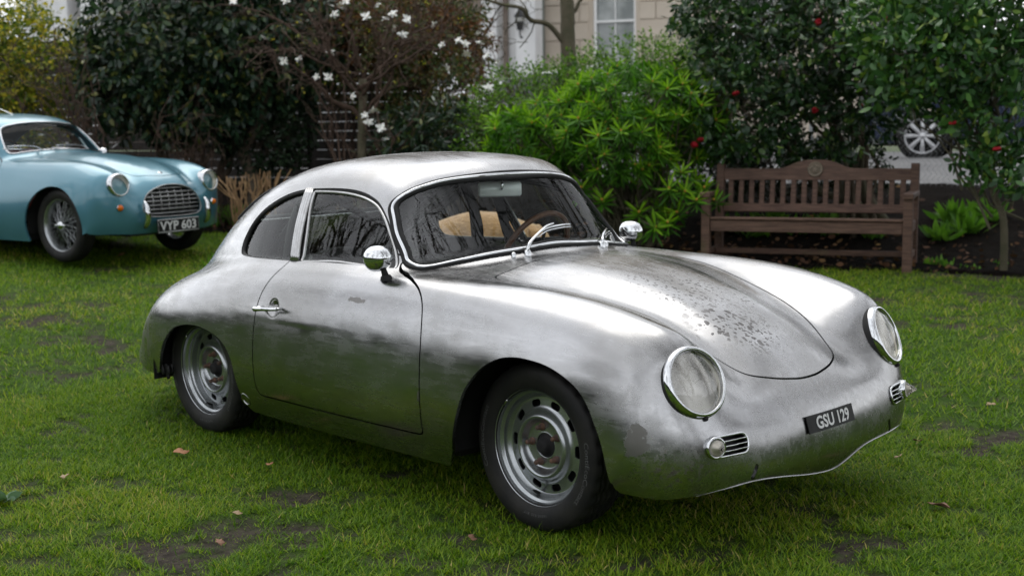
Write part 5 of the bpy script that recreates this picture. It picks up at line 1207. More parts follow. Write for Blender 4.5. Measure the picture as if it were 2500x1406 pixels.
    b = base(660, 14.6); shrub('low_dark_shrub', 'low dark green shrub at the foot of the slatted screen', b, [ell(640, 350, 14.3, .42, .4, .33), ell(700, 310, 14.5, .3, .35, .4)], 420, 7, .07, M_DARKHEDGE, 173, .15, .45, .9, .1, .5, .1, 8, .012)
    b = base(1980, 13.0); shrub('low_dark_shrub', 'low dark shrubs filling the bank between the bench back and the fence', b, [ell(1880, 395, 12.9, .45, .35, .30), ell(2060, 400, 12.7, .45, .35, .26), ell(1760, 410, 12.9, .4, .35, .3)], 620, 7, .07, M_DARKHEDGE, 177, .15, .45, .9, .1, .5, .1, 8, .012)
    mb = MB(); rr = np.random.default_rng(175); b = base(600, 14.0); root = thing('leaning_trunk', 'dark curved trunk leaning in the shade beside the slatted screen', 'tree', b)
    limb(mb, (0, 0, -.05), np.array(P(630, 130, 14.2)-b), .075, .05, .22, rr, 9, 0, 9); link('trunk', newmesh('trunk', *mb.get()), M_BARK, root)
    # --- street tree trunk with a long low branch
    b = base(1390, 15.0); root = thing('bare_street_tree', 'bare mossy tree trunk with a long crooked side branch before the stucco house', 'tree', b); mb = MB(); rr = np.random.default_rng(181); tips = []
    T = limb(mb, (0, 0, -.05), np.array(P(1385, 60, 15.0)-b), .12, .085, .05, rr, 12, 0, 8); T2 = limb(mb, T[-1], np.array(P(1382, -260, 15.0)-b), .085, .055, .08, rr, 10, 0, 8)
    br = catmull([T[-2], np.array(P(1340, 62, 14.9)-b), np.array(P(1295, 50, 14.8)-b), np.array(P(1275, 22, 14.7)-b), np.array(P(1225, 12, 14.7)-b), np.array(P(1170, -2, 14.6)-b), np.array(P(1090, 12, 14.5)-b)], 5); mb.tube(br, np.linspace(.035, .012, len(br)), 8)
    for k in range(5): grow(mb, br[rr.integers(8, len(br))], (-.6, .1, .8*(1 if k % 2 else -.6)), .45, .009, 2, rr, tips, .6, .1, (2, 3), .7, .003, 5)
    for k in range(6): grow(mb, T2[rr.integers(1, 8)], np.array([rr.normal(), rr.normal(), .7]), 1.3, .04, 4, rr, tips, .5, .12, (2, 3), .72, .004, 6)
    limb(mb, T[-1], np.array(P(1450, -60, 15.0)-b), .03, .012, .2, rr, 6, -.05, 7)
    link('trunk', newmesh('trunk', *mb.get()), M_BARKG, root)
    # --- low planting
    def tuft(name, label, base_, n, L, w, mat, seed, lean=.5, cat='plant', group=None):
        q = np.random.default_rng(seed); th = q.random(n)*6.28; D = np.stack([np.cos(th)*lean*q.random(n), np.sin(th)*lean*q.random(n), np.ones(n)], 1); Pb = np.stack([q.normal(size=n)*.05, q.normal(size=n)*.05, np.zeros(n)-.01], 1)
        o = link(name, leaf_mesh(name, Pb, D, L*(.6+.5*q.random(n)), w, .3, .25, seed+1), mat, None); o.location = base_; tag(o, label, cat, group); return o
    def ground(u, v, z0=.3):
        z = z0
        for _ in range(12): q = at_z(u, v, z); z = gzf(q.x, q.y)
        return Vector((q.x, q.y, z))
    for k, (u, v) in enumerate(((520, 555), (548, 548), (575, 552), (600, 545), (560, 530), (535, 535), (590, 528))): tuft('daffodil_clump', 'clump of strap leaves at the bed edge in front of the blue car', ground(u, v, .33), 46, .24, .075, M_FERN, 300+k, .55, 'plant', 'strap-leaved clumps along the bed edge')
    for k, (u, v, L) in enumerate(((2330, 12.3, .26), (2370, 12.0, .24), (2410, 12.3, .26), (2290, 11.9, .2))): tuft('fern', 'fresh green fern on the bank past the end of the bench', base(u, v), 60, L, .22, M_FERN, 320+k, 1.6, 'plant', 'ferns on the bank by the bench end')
    for k, (u, v, L) in enumerate(((1845, 12.4, .2), (1880, 12.7, .25), (2030, 12.3, .28), (2130, 12.1, .22), (1950, 12.4, .22), (1800, 12.6, .22))): tuft('bedding_plant', 'low leafy green plant seen through the back slats of the bench', base(u, v), 34, L, .30, M_FERN, 340+k, 1.2, 'plant', 'low plants behind the bench')
    tuft('young_plant', 'small lime green plant on the soil at the right bench leg', ground(2292, 650, .2), 34, .10, .40, M_FERN, 361, 1.0)
    tuft('young_plant', 'small leafy plant at the foot of the spurge', ground(1700, 585, .25), 24, .10, .35, M_FERN, 362, 1.2)
    for k, (u, v) in enumerate(((2350, 655), (2400, 662), (2440, 650))): tuft('weed', 'tiny weed sprouting along the bed edge', ground(u, v, .2), 16, .06, .4, M_FERN, 370+k, 1.4, 'plant', 'weeds on the bed edge')
    # broad-leaved rosette in the grass
    q = np.random.default_rng(380); n = 15; th = np.arange(n)*2.4; D = np.stack([np.cos(th), np.sin(th), .25+.3*q.random(n)], 1); rb = ground(18, 1225, 0.0)
    o = link('rosette_weed', leaf_mesh('rosette_weed', np.zeros((n, 3))+np.array([0, 0, .01]), D, .062*(.7+.5*q.random(n)), .5, .2, .2, 381), M_WEED, None); o.location = rb; tag(o, 'grey-green broad-leaved weed rosette in the lawn', 'weed')
M_WEED = leaf_mat('weed_leaf', [(0, (.05, .10, .055)), (1, (.10, .17, .09))], .5, .15)
build_plants()
# ------------------------------------------------------------------ bench
M_WOOD = nmat('weathered_teak', (.10, .05, .03), .65); _t = NT(M_WOOD); _P = _t.coord('Object')
_g = _t.noise(_t.mapping(_P, (3, 30, 30)), 2.0, 5, .65); _g2 = _t.noise(_P, 3.0, 4, .6)
_c = _t.mix(_t.ramp(_g, .3, .72), (.060, .034, .025), (.132, .078, .056)); _c = _t.mix(_t.ramp(_g2, .58, .75, 0, .5), _c, (.075, .070, .028)); _t.set(color=_c, normal=_t.bump(_g, .25, .004))
M_BRONZE = varied('weathered_medallion', (.16, .12, .085), (.10, .085, .06), 40, .6, .2, .5, 60, .006)
def build_bench():
    a = at_d(2200, 660, 10.5); b = at_d(1725, 620, 11.1); ax = (a-b); L = Vector((ax.x, ax.y, 0)).length; yaw = math.atan2(ax.y, ax.x); c = (a+b)/2
    bz = gzf(c.x, c.y)-.02; root = thing('park_bench', 'brown wooden park bench with a slatted back and round carved medallion', 'bench', (c.x+.02*math.cos(yaw), c.y+.02*math.sin(yaw), bz), yaw); w = L/2+.025
    B = lambda name, ce, di, rot=None, par=root: part(name, MB().box(ce, di, rot, .005).get(), M_WOOD, par, False)
    for s in (-1, 1):
        B('leg', (s*w, 0, .30), (.075, .075, .66)); rk = Matrix.Rotation(-.16, 3, 'X')
        B('leg', (s*w, .49, .20), (.070, .070, .46)); B('back_post', (s*w, .535, .63), (.070, .065, .52), Matrix.Rotation(-.14, 3, 'X'))
        B('armrest', (s*w, .235, .640), (.085, .60, .042)); B('side_rail', (s*w, .25, .375), (.045, .43, .085)); B('stretcher', (s*w, .25, .14), (.040, .43, .055))
    B('front_rail', (0, .0, .375), (2*w-.08, .040, .095)); B('back_rail', (0, .48, .375), (2*w-.08, .040, .08)); B('stretcher', (0, .26, .14), (2*w-.05, .05, .045))
    for k in range(6): B('seat_slat', (0, .00+.085*k, .440-.006*k), (2*w-.08, .070, .022))
    def bp(z): return .50+(z-.42)*.15
    B('lower_back_rail', (0, bp(.50), .50), (2*w-.075, .040, .075), Matrix.Rotation(-.14, 3, 'X'))
    # arched top rail
    xs = np.linspace(-w+.036, w-.036, 41); top = .845+.075*np.exp(-(xs/.22)**4*.7-np.abs(xs/.42)**2*.8); bot = np.full_like(xs, .745); y0 = bp(.80)-.021
    V = np.array([(x, y0+dy+(z-.80)*.15, z) for x, t_, b_ in zip(xs, top, bot) for z, dy in ((b_, 0), (t_, 0), (t_, .042), (b_, .042))]); n = len(xs)
    F = [(4*k+i, 4*k+4+i, 4*k+4+(i+1) % 4, 4*k+(i+1) % 4) for k in range(n-1) for i in range(4)]+[(0, 1, 2, 3), (4*n-1, 4*n-2, 4*n-3, 4*n-4)]; tr = part('top_rail', (V, F), M_WOOD, root, False)
    part('medallion', MB().lathe([(0, .012), (.035, .013), (.040, .008), (.052, .008), (.058, .014), (.066, .012), (.068, 0), (.068, -.02)], 36, frame((0, y0+.006, .838), (0, -1, .15))).add(*xf(tube([(.03*math.cos(t)*(1+.3*math.sin(5*t)), .03*math.sin(t)*(1+.3*math.sin(5*t)), .013) for t in np.linspace(0, 6.28, 40, endpoint=False)], .005, 5, True), frame((0, y0+.006, .838), (0, -1, .15)))).get(), M_BRONZE, tr)
    m = 17
    for k in range(m):
        x = -w+.095+(2*w-.19)*k/(m-1); B('back_slat', (x, bp(.635), .635), (.045, .018, .235), Matrix.Rotation(-.15, 3, 'X'))
build_bench()
# ------------------------------------------------------------------ dog
M_FUR = nmat('golden_fur', (.50, .30, .14), .8, sheen=.3); _t = NT(M_FUR); _P = _t.coord('Object')
_f = _t.noise(_t.mapping(_P, (6, 12, 16)), 3.0, 6, .7, .6); _t.set(color=_t.mix(_t.ramp(_f, .35, .68), (.30, .15, .055), (.48, .275, .125)), normal=_t.bump(_f, .7, .02))
def build_dog():
    q = at_d(1185, 600, 9.2); gx, gy = q.x, q.y; z0 = gzf(gx, gy)
    head = math.atan2(CR.y*.70-CF.y*.71*-1*-.3, CR.x*.70-CF.x*.2)
    fwd = CR*.72-CF*.45; yaw = math.atan2(fwd.y, fwd.x)
    root = thing('golden_dog', 'golden long-haired dog with lowered head standing behind the silver coupe', 'dog', (gx, gy, z0), yaw)
    pts = []; edges = []; rad = []
    def chain(lst, start=None):
        prev = start
        for co, r0 in lst:
            pts.append(co); rad.append(r0); i = len(pts)-1
            if prev is not None: edges.append((prev, i))
            prev = i
        return prev
    o = -.33
    chain([((0+o, 0, .55), (.125, .14))]); sp = chain([((.20+o, 0, .575), (.125, .135))], 0); ch = chain([((.42+o, 0, .55), (.145, .165))], sp)
    nk = chain([((.54+o, 0, .56), (.10, .115)), ((.63+o, 0, .545), (.078, .085)), ((.73+o, 0, .53), (.092, .095)), ((.80+o, 0, .492), (.080, .078)), ((.845+o, 0, .455), (.052, .050)), ((.90+o, 0, .425), (.042, .040)), ((.935+o, 0, .41), (.030, .030))], ch)
    chain([((-.14+o, 0, .54), (.045, .05)), ((-.30+o, 0, .43), (.05, .055)), ((-.44+o, 0, .36), (.02, .02))], 0)
    for s in (-1, 1):
        chain([((.43+o, s*.09, .42), (.065, .075)), ((.40+o, s*.10, .29), (.045, .048)), ((.42+o, s*.10, .13), (.030, .032)), ((.43+o, s*.10, .035), (.034, .032)), ((.48+o, s*.10, .028), (.03, .026))], ch)
        chain([((.02+o, s*.09, .44), (.085, .10)), ((.09+o, s*.11, .29), (.062, .066)), ((-.06+o, s*.11, .17), (.032, .036)), ((-.04+o, s*.11, .04), (.032, .032)), ((.02+o, s*.11, .028), (.03, .026))], 0)
    me = bpy.data.meshes.new('dog_body'); me.from_pydata(pts, edges, []); ob = link('dog_body', me, M_FUR, root)
    sk = ob.modifiers.new('skin', 'SKIN'); sk.use_smooth_shade = True
    for v, r0 in zip(me.skin_vertices[0].data, rad): v.radius = r0
    me.skin_vertices[0].data[0].use_root = True
    sb = ob.modifiers.new('sub', 'SUBSURF'); sb.levels = 2; sb.render_levels = 2
    for s in (-1, 1):
        E = catmull([(.72+o, s*.075, .585), (.725+o, s*.108, .55), (.735+o, s*.116, .50), (.745+o, s*.105, .455)], 4); part('ear', MB().tube(E, np.interp(np.linspace(0, 1, len(E)), [0, .5, 1], [.022, .034, .012]), 8).get(), M_FUR, root)
        part('eye', MB().lathe([(0, -.008), (.008, 0), (0, .008)], 10, frame((.835+o, s*.052, .515), (.6, s*.8, .2))).get(), M_BLACK, root)
    part('nose', MB().lathe([(.0, -.012), (.016, -.006), (.02, .004), (.012, .014), (0, .016)], 12, frame((.955+o, 0, .415), (.9, 0, -.1))).get(), M_BLACK, root)
build_dog()
# ------------------------------------------------------------------ street side
def at_n(u, v, nn):
    d = ray(u, v); o = CAM_POS; k = (nn-bn(o.x, o.y))/(d.x*BN[0]+d.y*BN[1]); return o+d*k
def tz(u, v, nn):
    q = at_n(u, v, nn); return float(bt(q.x, q.y)), q.z
YAW_T = math.atan2(BT[1], BT[0])
def street_frame(t, n, z): return Vector((BO[0]+t*BT[0]+n*BN[0], BO[1]+t*BT[1]+n*BN[1], z))
M_STUCCO = varied('cream_stucco', (.44, .38, .31), (.49, .43, .355), 1.4, .85, 0, .15, 60, .004)
M_WHITEP = varied('white_painted_stucco', (.62, .62, .61), (.55, .55, .55), 1.8, .7, 0, .1, 50, .003)
M_FRAME = varied('white_gloss_frame', (.76, .76, .75), (.70, .70, .69), 6, .4)
M_PANE = nmat('dark_window_pane', (.10, .12, .12), .06, 0, spec=.8); _t = NT(M_PANE); _t.set(color=_t.mix(_t.ramp(_t.noise(_t.coord('Object'), 1.3, 3, .5), .4, .6), (.16, .18, .175), (.30, .32, .31)))
M_WALLD = varied('brown_brick_wall', (.16, .13, .11), (.22, .18, .15), 2.0, .9, 0, .3, 30, .01)
M_DOORB = varied('black_door_paint', (.012, .012, .014), (.02, .02, .022), 4, .25)
M_PIPE = varied('green_grey_pipe', (.16, .18, .16), (.20, .22, .20), 8, .6)
M_IRON = varied('black_iron', (.012, .012, .013), (.022, .022, .022), 12, .5, .3)
M_SCREEN = varied('dark_stained_board', (.018, .015, .013), (.032, .027, .023), 6, .8, 0, .3, 40, .004)
M_GALV = varied('galvanised_wire', (.34, .35, .36), (.26, .27, .28), 20, .5, .7)
FN = 18.6
def build_house():
    root = thing('stucco_house', 'cream stucco terrace house with rusticated blocks and a white sash window', 'building', street_frame(-9, FN, .91), YAW_T)
    t0, zref = -9.0, .91
    loc = lambda u, v: (lambda a: (a[0]-t0, a[1]-zref))(tz(u, v, FN))
    xw0, _ = loc(1447, 60); xw1, _ = loc(1552, 60); xl, _ = loc(1326, 60); xr = xl+9.5; _, zrail = loc(1500, 52)
    H = 12.0; wz0, wz1 = zrail-1.05, zrail+1.05
    # wall pieces round the window opening
    mb = MB(); B = lambda x0, x1, z0, z1, y0=0.0, y1=.35: mb.box(((x0+x1)/2, (y0+y1)/2, (z0+z1)/2), (x1-x0, y1-y0, z1-z0))
    B(xl, xw0, 0, H); B(xw1, xr, 0, H); B(xw0, xw1, 0, wz0); B(xw0, xw1, wz1, H); part('wall', mb.get(), M_STUCCO, root, False)
    # rusticated blocks, each its own piece
    ch = .42; blocks = {}
    z = 1.2; row = 0
    while z < 5.6:
        x = xl-(.45 if row % 2 else 0)
        while x < xr:
            a, b = max(x, xl), min(x+.95, xr); x += .95
            segs = [(a, b)]
            if z+ch > wz0 and z < wz1:
                segs = [s for s in ((a, min(b, xw0-.10)), (max(a, xw1+.10), b)) if s[1]-s[0] > .08]
            for a2, b2 in segs:
                if b2-a2 < .06: continue
                key = round(b2-a2, 3)
                if key not in blocks: blocks[key] = newmesh('stone_block', *MB().box((0, 0, 0), (key-.022, .05, ch-.022), None, .012).get(), smooth=False); blocks[key].materials.append(M_STUCCO)
                o = link('stone_block', blocks[key], None, root); o.location = ((a2+b2)/2, -.012, z+ch/2)
        z += ch; row += 1
    w = part('window', MB().box(((xw0+xw1)/2, .16, (wz0+wz1)/2), (xw1-xw0, .02, wz1-wz0)).get(), M_PANE, root, False)
    fr = lambda nm, x, z, dx, dz, y=.10, dy=.06: part(nm, MB().box((x, y, z), (dx, dy, dz), None, .006).get(), M_FRAME, w, False)
    cx = (xw0+xw1)/2; hw = (xw1-xw0)/2; fr('frame', xw0+.035, zrail, .07, 2.1); fr('frame', xw1-.035, zrail, .07, 2.1); fr('frame', cx, wz1-.04, 2*hw, .08); fr('sill', cx, wz0-.03, 2*hw+.2, .09, -.04, .24); fr('meeting_rail', cx, zrail, 2*hw-.14, .055)
    for k in (1,): fr('glazing_bar', cx, zrail+.53, .025, .98, .11, .04); fr('glazing_bar', cx, zrail-.53, .025, .98, .12, .04)
    # second sash window along the same front
    for dx in (3.4, 6.6):
        w2 = part('window', MB().box((cx+dx, -.04, zrail), (1.0, .02, 2.1)).get(), M_PANE, root, False)
        for nm, x, z, a, b in (('frame', -.5, 0, .07, 2.1), ('frame', .5, 0, .07, 2.1), ('meeting_rail', 0, 0, 1, .055), ('sill', 0, -1.08, 1.2, .09), ('frame', 0, 1.05, 1.0, .08)): part(nm, MB().box((cx+dx+x, -.05, zrail+z), (a, .05, b), None, .005).get(), M_FRAME, w2, False)
    part('drainpipe', MB().tube([(xl+.02, -.10, 0), (xl+.02, -.10, H)], .055, 10).get(), M_PIPE, root)
def build_porch(name, label, u0, u1, u2, u3, lantern):
    tA = tz(u0, 60, FN-1.6)[0]; tB = tz(u1, 60, FN-1.6)[0]; tC = tz(u2, 60, FN-1.6)[0]; tD = tz(u3, 60, FN-1.6)[0]; c = (tA+tD)/2
    root = thing(name, label, 'building', street_frame(c, FN-1.6, .91), YAW_T)
    for a, b in ((tA, tB), (tC, tD)):
        w = b-a; x = (a+b)/2-c; mb = MB().box((x, w/2, 2.4), (w, w, 4.6), None, .02); p = part('column', mb.get(), M_WHITEP, root, False)
        part('column_base', MB().box((x, w/2, .15), (w+.12, w+.12, .30), None, .02).get(), M_WHITEP, p, False); part('capital', MB().box((x, w/2, 4.75), (w+.14, w+.14, .22), None, .03).get(), M_WHITEP, p, False)
    part('entablature', MB().box((0, .8, 5.2), (tD-tA+.4, 1.9, .66), None, .03).get(), M_WHITEP, root, False)
    part('wall', MB().box((0, 1.75, 3.6), (tD-tA+1.6, .28, 7.2)).get(), M_WHITEP, root, False)
    d = part('door', MB().box(((tB+tC)/2-c, 1.58, 2.0), (max(tC-tB-.1, .5), .06, 3.9), None, .01).get(), M_DOORB, root, False)
    part('door_knocker', MB().lathe([(.04, 0), (.03, .03), (0, .035)], 12, frame(((tB+tC)/2-c, 1.54, 1.7), (0, -1, 0))).get(), M_CHROME, d)
def build_lantern():
    q = at_n(1268, 58, FN-1.75); root = thing('wall_lantern', 'black four-sided wall lantern beside the white porch column', 'lamp', street_frame(bt(q.x, q.y), FN-1.72, q.z-.2), YAW_T)
    part('lantern_body', MB().add(*lathe([(.07, .05), (.13, .34), (.14, .35), (.14, .37), (.05, .50), (.03, .52), (.035, .56), (0, .62)], 4, Matrix.Rotation(R(45), 4, 'Z'))).get(), M_IRON, root, False)
    part('lantern_glass', MB().add(*lathe([(.074, .07), (.128, .33)], 4, Matrix.Rotation(R(45), 4, 'Z'))).get(), M_FROST, root, False)
    part('bracket', MB().tube(catmull([(0, 0, .05), (0, 0, -.06), (0, .08, -.12), (0, .17, -.06)], 5), .018, 8).get(), M_IRON, root)
M_FROST = varied('frosted_lantern_glass', (.36, .36, .33), (.30, .30, .28), 8, .3)
build_house()
build_porch('white_porch', 'white stucco porch with square columns and black door next to the cream house', 1174, 1212, 1258, 1306, True)
build_porch('white_porch', 'white porch showing above the variegated bush', 60, 165, 196, 238, False)
build_lantern()
# terrace wall joining the porches
o = part('terrace_house', MB().box((0, .2, 5.5), (13.0, .3, 11)).get(), M_WALLD, None, False); o.location = street_frame(tz(690, 60, FN)[0], FN-.1, .91); o.rotation_euler = (0, 0, YAW_T); tag(o, 'dull brown terrace house wall glimpsed between the two white porches', 'building')
# ------------------------------------------------------------------ slatted screen and chain-link fence
def build_screen():
    ta, tb = -13.5, -5.2; n = 3.15; k = 0; x = ta
    root = thing('slatted_screen', 'dark horizontal slatted timber screen behind the laurel and magnolia', 'fence', street_frame((ta+tb)/2, n, .58), YAW_T)
    half = (tb-ta)/2; pw = 2*half/5
    sl = newmesh('slat', *MB().box((0, 0, 0), (pw-.06, .022, .108), None, .004).get(), smooth=False); sl.materials.append(M_SCREEN); po = newmesh('post', *MB().box((0, 0, 0), (.09, .09, 2.15), None, .006).get(), smooth=False); po.materials.append(M_SCREEN); rr = np.random.default_rng(9)
    for p in range(6):
        o = link('post', po, None, root); o.location = (-half+p*pw, .05, .98)
        if p == 5: break
        for j in range(17): o = link('slat', sl, None, root); o.location = (-half+(p+.5)*pw, rr.normal()*.002, .12+j*.116); o.rotation_euler = (rr.normal()*.02, rr.normal()*.002, 0)
def build_chainlink():
    ta, tb = -5.1, 6.0; n = 3.5; root = thing('chain_link_fence', 'grey chain-link fence along the top of the bank behind the bench', 'fence', street_frame((ta+tb)/2, n, .64), YAW_T); half = (tb-ta)/2; h = 1.05
    for x in np.linspace(-half, half, 6): part('post', MB().tube([(x, 0, -.25), (x, 0, h+.05)], .022, 8).get(), M_GALV, root)
    part('rail', tube([(-half, 0, h), (half, 0, h)], .012, 6), M_GALV, root)
    s = .055; V = []; F = []; c = 0; m = int(h/s); xs = np.arange(-half, half, s)
    for i, x in enumerate(xs):
        zz = np.arange(m+1)*s; xx = x+np.where((np.arange(m+1)+0) % 2 == 0, 0, s*.98)
        for q in range(3):
            a = q*2.094; V.append(np.stack([xx+.0022*math.cos(a), .0022*math.sin(a)+0*xx, zz], 1))
        for k in range(m):
            for q in range(3): F.append((c+q*(m+1)+k, c+((q+1) % 3)*(m+1)+k, c+((q+1) % 3)*(m+1)+k+1, c+q*(m+1)+k+1))
        c += 3*(m+1)
    o = part('wire_mesh', (np.concatenate(V), F), M_GALV, root); o['kind'] = 'stuff'
build_screen(); build_chainlink()
# ------------------------------------------------------------------ parked street cars
def street_car(name, label, t, n, L, W, H, col, suv=False, flip=1, plate=True, roofz=None):
    root = thing(name, label, 'car' if not name.endswith('van') else 'van', street_frame(t, n, .795), YAW_T if flip > 0 else YAW_T+math.pi)
    mp = paint_material(name+'_paint', col, tuple(c*.9 for c in col), .2, .3); wb = L*.62; rw = .36 if suv else .315; belt = H*.60; van = name.endswith('van')
    # side profile: top and shoulder heights along the length
    if van: prof = [(-.5, .55, .55), (-.49, .93, .60), (-.44, 1.0, .60), (.20, 1.0, .60), (.30, .93, .60), (.40, .62, .60), (.48, .52, .50), (.5, .38, .36)]
    elif suv: prof = [(-.5, .52, .50), (-.485, .62, .60), (-.45, .88, .62), (-.40, .975, .62), (-.15, 1.0, .62), (.08, .96, .61), (.22, .66, .60), (.42, .58, .55), (.485, .48, .46), (.5, .36, .34)]
    else: prof = [(-.5, .46, .44), (-.485, .60, .58), (-.46, .66, .60), (-.36, .93, .62), (-.12, 1.0, .62), (.06, .95, .61), (.24, .63, .60), (.43, .55, .52), (.49, .44, .42), (.5, .34, .32)]
    p = np.array(prof); xs = np.linspace(-.5, .5, 130); zt = np.interp(xs, p[:, 0], p[:, 1])*H; zb = np.minimum(np.interp(xs, p[:, 0], p[:, 2])*H, zt-.02)
    ker = np.ones(5)/5; zt = np.convolve(np.pad(zt, 2, mode='edge'), ker, 'valid'); zb = np.convolve(np.pad(zb, 2, mode='edge'), ker, 'valid')
    hw = W/2*(1-.16*np.abs(xs*2)**5-.10*np.clip(np.abs(xs*2)-.9, 0, 1)*4); z0 = .20 if not suv else .26; rows = []
    for x, a, b, w in zip(xs, zt, zb, hw):
        cab = max(a-b, 0); wr = w*(.80 if cab > .15 else .93)
        sec = [(0, a), (wr*.55, a-.01), (wr*.85, a-.035), (wr, a-max(.10, cab*.12)) if cab > .2 else (wr, a-.05), (w*.965, b) if cab > .2 else (w*.97, b-.06), (w, b-.12), (w, (z0+b)/2), (w*.985, z0+.12), (w*.94, z0)]
        s = np.array(sec); s[:, 1] = np.minimum.accumulate(np.maximum(s[:, 1], z0)); c = catmull(s, 8); rows.append(np.stack([np.full(len(c), x*L), c[:, 0], c[:, 1]], 1))
    S = shell_surface(np.array(rows))
    for cx in (-wb/2, wb/2): _, S = S.cut(pfield(S, [0, 2], circle2(cx, rw, rw+.045, rw+.045), lambda V: np.abs(V[:, 1]) > W*.3))
    roofx = [(q[0]*L, q[1]*H) for q in prof if q[1] > .80]; xa, xb = roofx[0][0], roofx[-1][0]
    pol = np.array([(xa-.10*L*(0 if van else 1)+.10, belt+.07), (xa+.10, H*.90), (xa+.35, H*.945), (xb-.10, H*.93), (xb+.12*L-.06, belt+.07)]); pol = outline(pol, 1); wins = {}
    if van: pol = outline(np.array([(xb-.5, belt+.1), (xb-.5, H*.9), (xb+.05, H*.88), (xb+.36, belt+.1)]), 1)
    for s in (-1, 1): wins[s], S = S.cut(pfield(S, [0, 2], pol, lambda V: V[:, 1]*s > W*.34))
    ws = np.array([(-W*.36, belt+.10), (W*.36, belt+.10), (W*.31, H*.90), (-W*.31, H*.90)]); gf, S = S.cut(pfield(S, [1, 2], outline(ws, 1), lambda V: (V[:, 0] > xb-.05) & (np.abs(V[:, 1]) < W*.40)))
    gb, S = S.cut(pfield(S, [1, 2], outline(ws, 1), lambda V: (V[:, 0] < xa+.02) & (np.abs(V[:, 1]) < W*.40)))
    part('body_shell', S.flanged(.02), mp, root)
    for g in (wins[-1], wins[1], gf, gb):
        if len(g.F): c = g.compact(); part('window', (c.V-c.N*.008, c.F), M_PANE2, root)
    for s in (-1, 1):
        for cx in (-wb/2, wb/2):
            Mo = Matrix(((1, 0, 0, 0), (0, 0, -1, 0), (0, 1, 0, 0), (0, 0, 0, 1))); k = rw/.345
            w_ = link('wheel', newmesh('wheel', *xf(lathe([(.235*k, -.01), (.24*k, 0), (.23*k, .002), (.222*k, -.02), (.215*k, -.12)], 40), Mo)), M_ALLOY, root); w_.location = (cx, s*(W/2-.02), rw); w_.rotation_euler = (0, 0, 0 if s < 0 else math.pi)
            link('tyre', newmesh('tyre', *xf(lathe([(.228*k, -.005), (.25*k, .012), (.30*k, .014), (.335*k, 0), (.345*k, -.02), (.345*k, -.19), (.32*k, -.21)], 40), Mo)), M_TYRE, w_)
            link('brake_disc', newmesh('brake_disc', *xf(lathe([(0, -.10), (.22*k, -.10)], 28), Mo)), M_BLACK, w_)
            for q in range(8):
                a = q*math.pi/4; mb = MB().box((.125*k, 0, -.028), (.21*k, .030, .03), None, .008); Vv, Ff = mb.get(); Vv[:, 1] *= 1+1.3*(Vv[:, 0]/(.23*k)); ca, sa = math.cos(a), math.sin(a); link('spoke', newmesh('spoke', *xf((np.stack([Vv[:, 0]*ca-Vv[:, 1]*sa, Vv[:, 0]*sa+Vv[:, 1]*ca, Vv[:, 2]], 1), Ff), Mo)), M_ALLOY, w_)
            link('hub_cap', newmesh('hub_cap', *xf(lathe([(.05, -.03), (.045, -.01), (0, -.006)], 20), Mo)), M_ALLOY, w_)
        part('tail_lamp', MB().box((-L/2+.03, s*W*.40, H*.52), (.06, .18, .22), None, .02).get(), M_REDLENS, root); part('headlamp', MB().box((L*.47, s*W*.37, H*.46), (.10, .30, .14), None, .03).get(), M_LENSR, root)
        part('door_mirror', MB().box((xb+.1, s*(W/2+.08), belt+.10), (.10, .18, .13), None, .03).get(), mp, root)
    part('number_plate', MB().box((-L/2-.012, 0, H*.40), (.012, .52, .115), None, .003).get(), M_YPLATE, root, False); part('number_plate', MB().box((L/2+.01, 0, H*.27), (.012, .52, .115), None, .003).get(), M_PLATEW, root, False)
    part('underbody', MB().box((0, 0, .30), (L*.9, W*.7, .16)).get(), M_BLACK, root, False)
M_PANE2 = nmat('tinted_car_glass', (.02, .024, .026), .05, 0, spec=.7); _t = NT(M_PANE2); _t.set(color=_t.mix(_t.noise(_t.coord('Object'), 2, 2, .5), (.012, .014, .015), (.03, .035, .036)))
M_ALLOY = varied('alloy_wheel', (.62, .62, .63), (.55, .55, .56), 10, .35, .4)
M_YPLATE = varied('yellow_plate', (.62, .42, .03), (.56, .38, .03), 12, .45)
tS, _z = tz(2253, 335, 8.0); street_car('parked_suv', 'dark blue parked off-roader whose alloy wheel shows through the camellia', tS+1.42, 8.0+.93, 4.6, 1.90, 1.72, (.015, .025, .06), True)
tP, _z = tz(1792, 383, 8.6); street_car('parked_hatchback', 'silver parked hatchback with yellow plate behind the spurge', tP-2.1, 8.6, 4.1, 1.76, 1.46, (.52, .53, .54))
tV, _z = tz(900, 250, 9.0); street_car('parked_van', 'white parked van glimpsed behind the magnolia', tV, 9.4, 5.0, 1.95, 1.95, (.72, .72, .72))
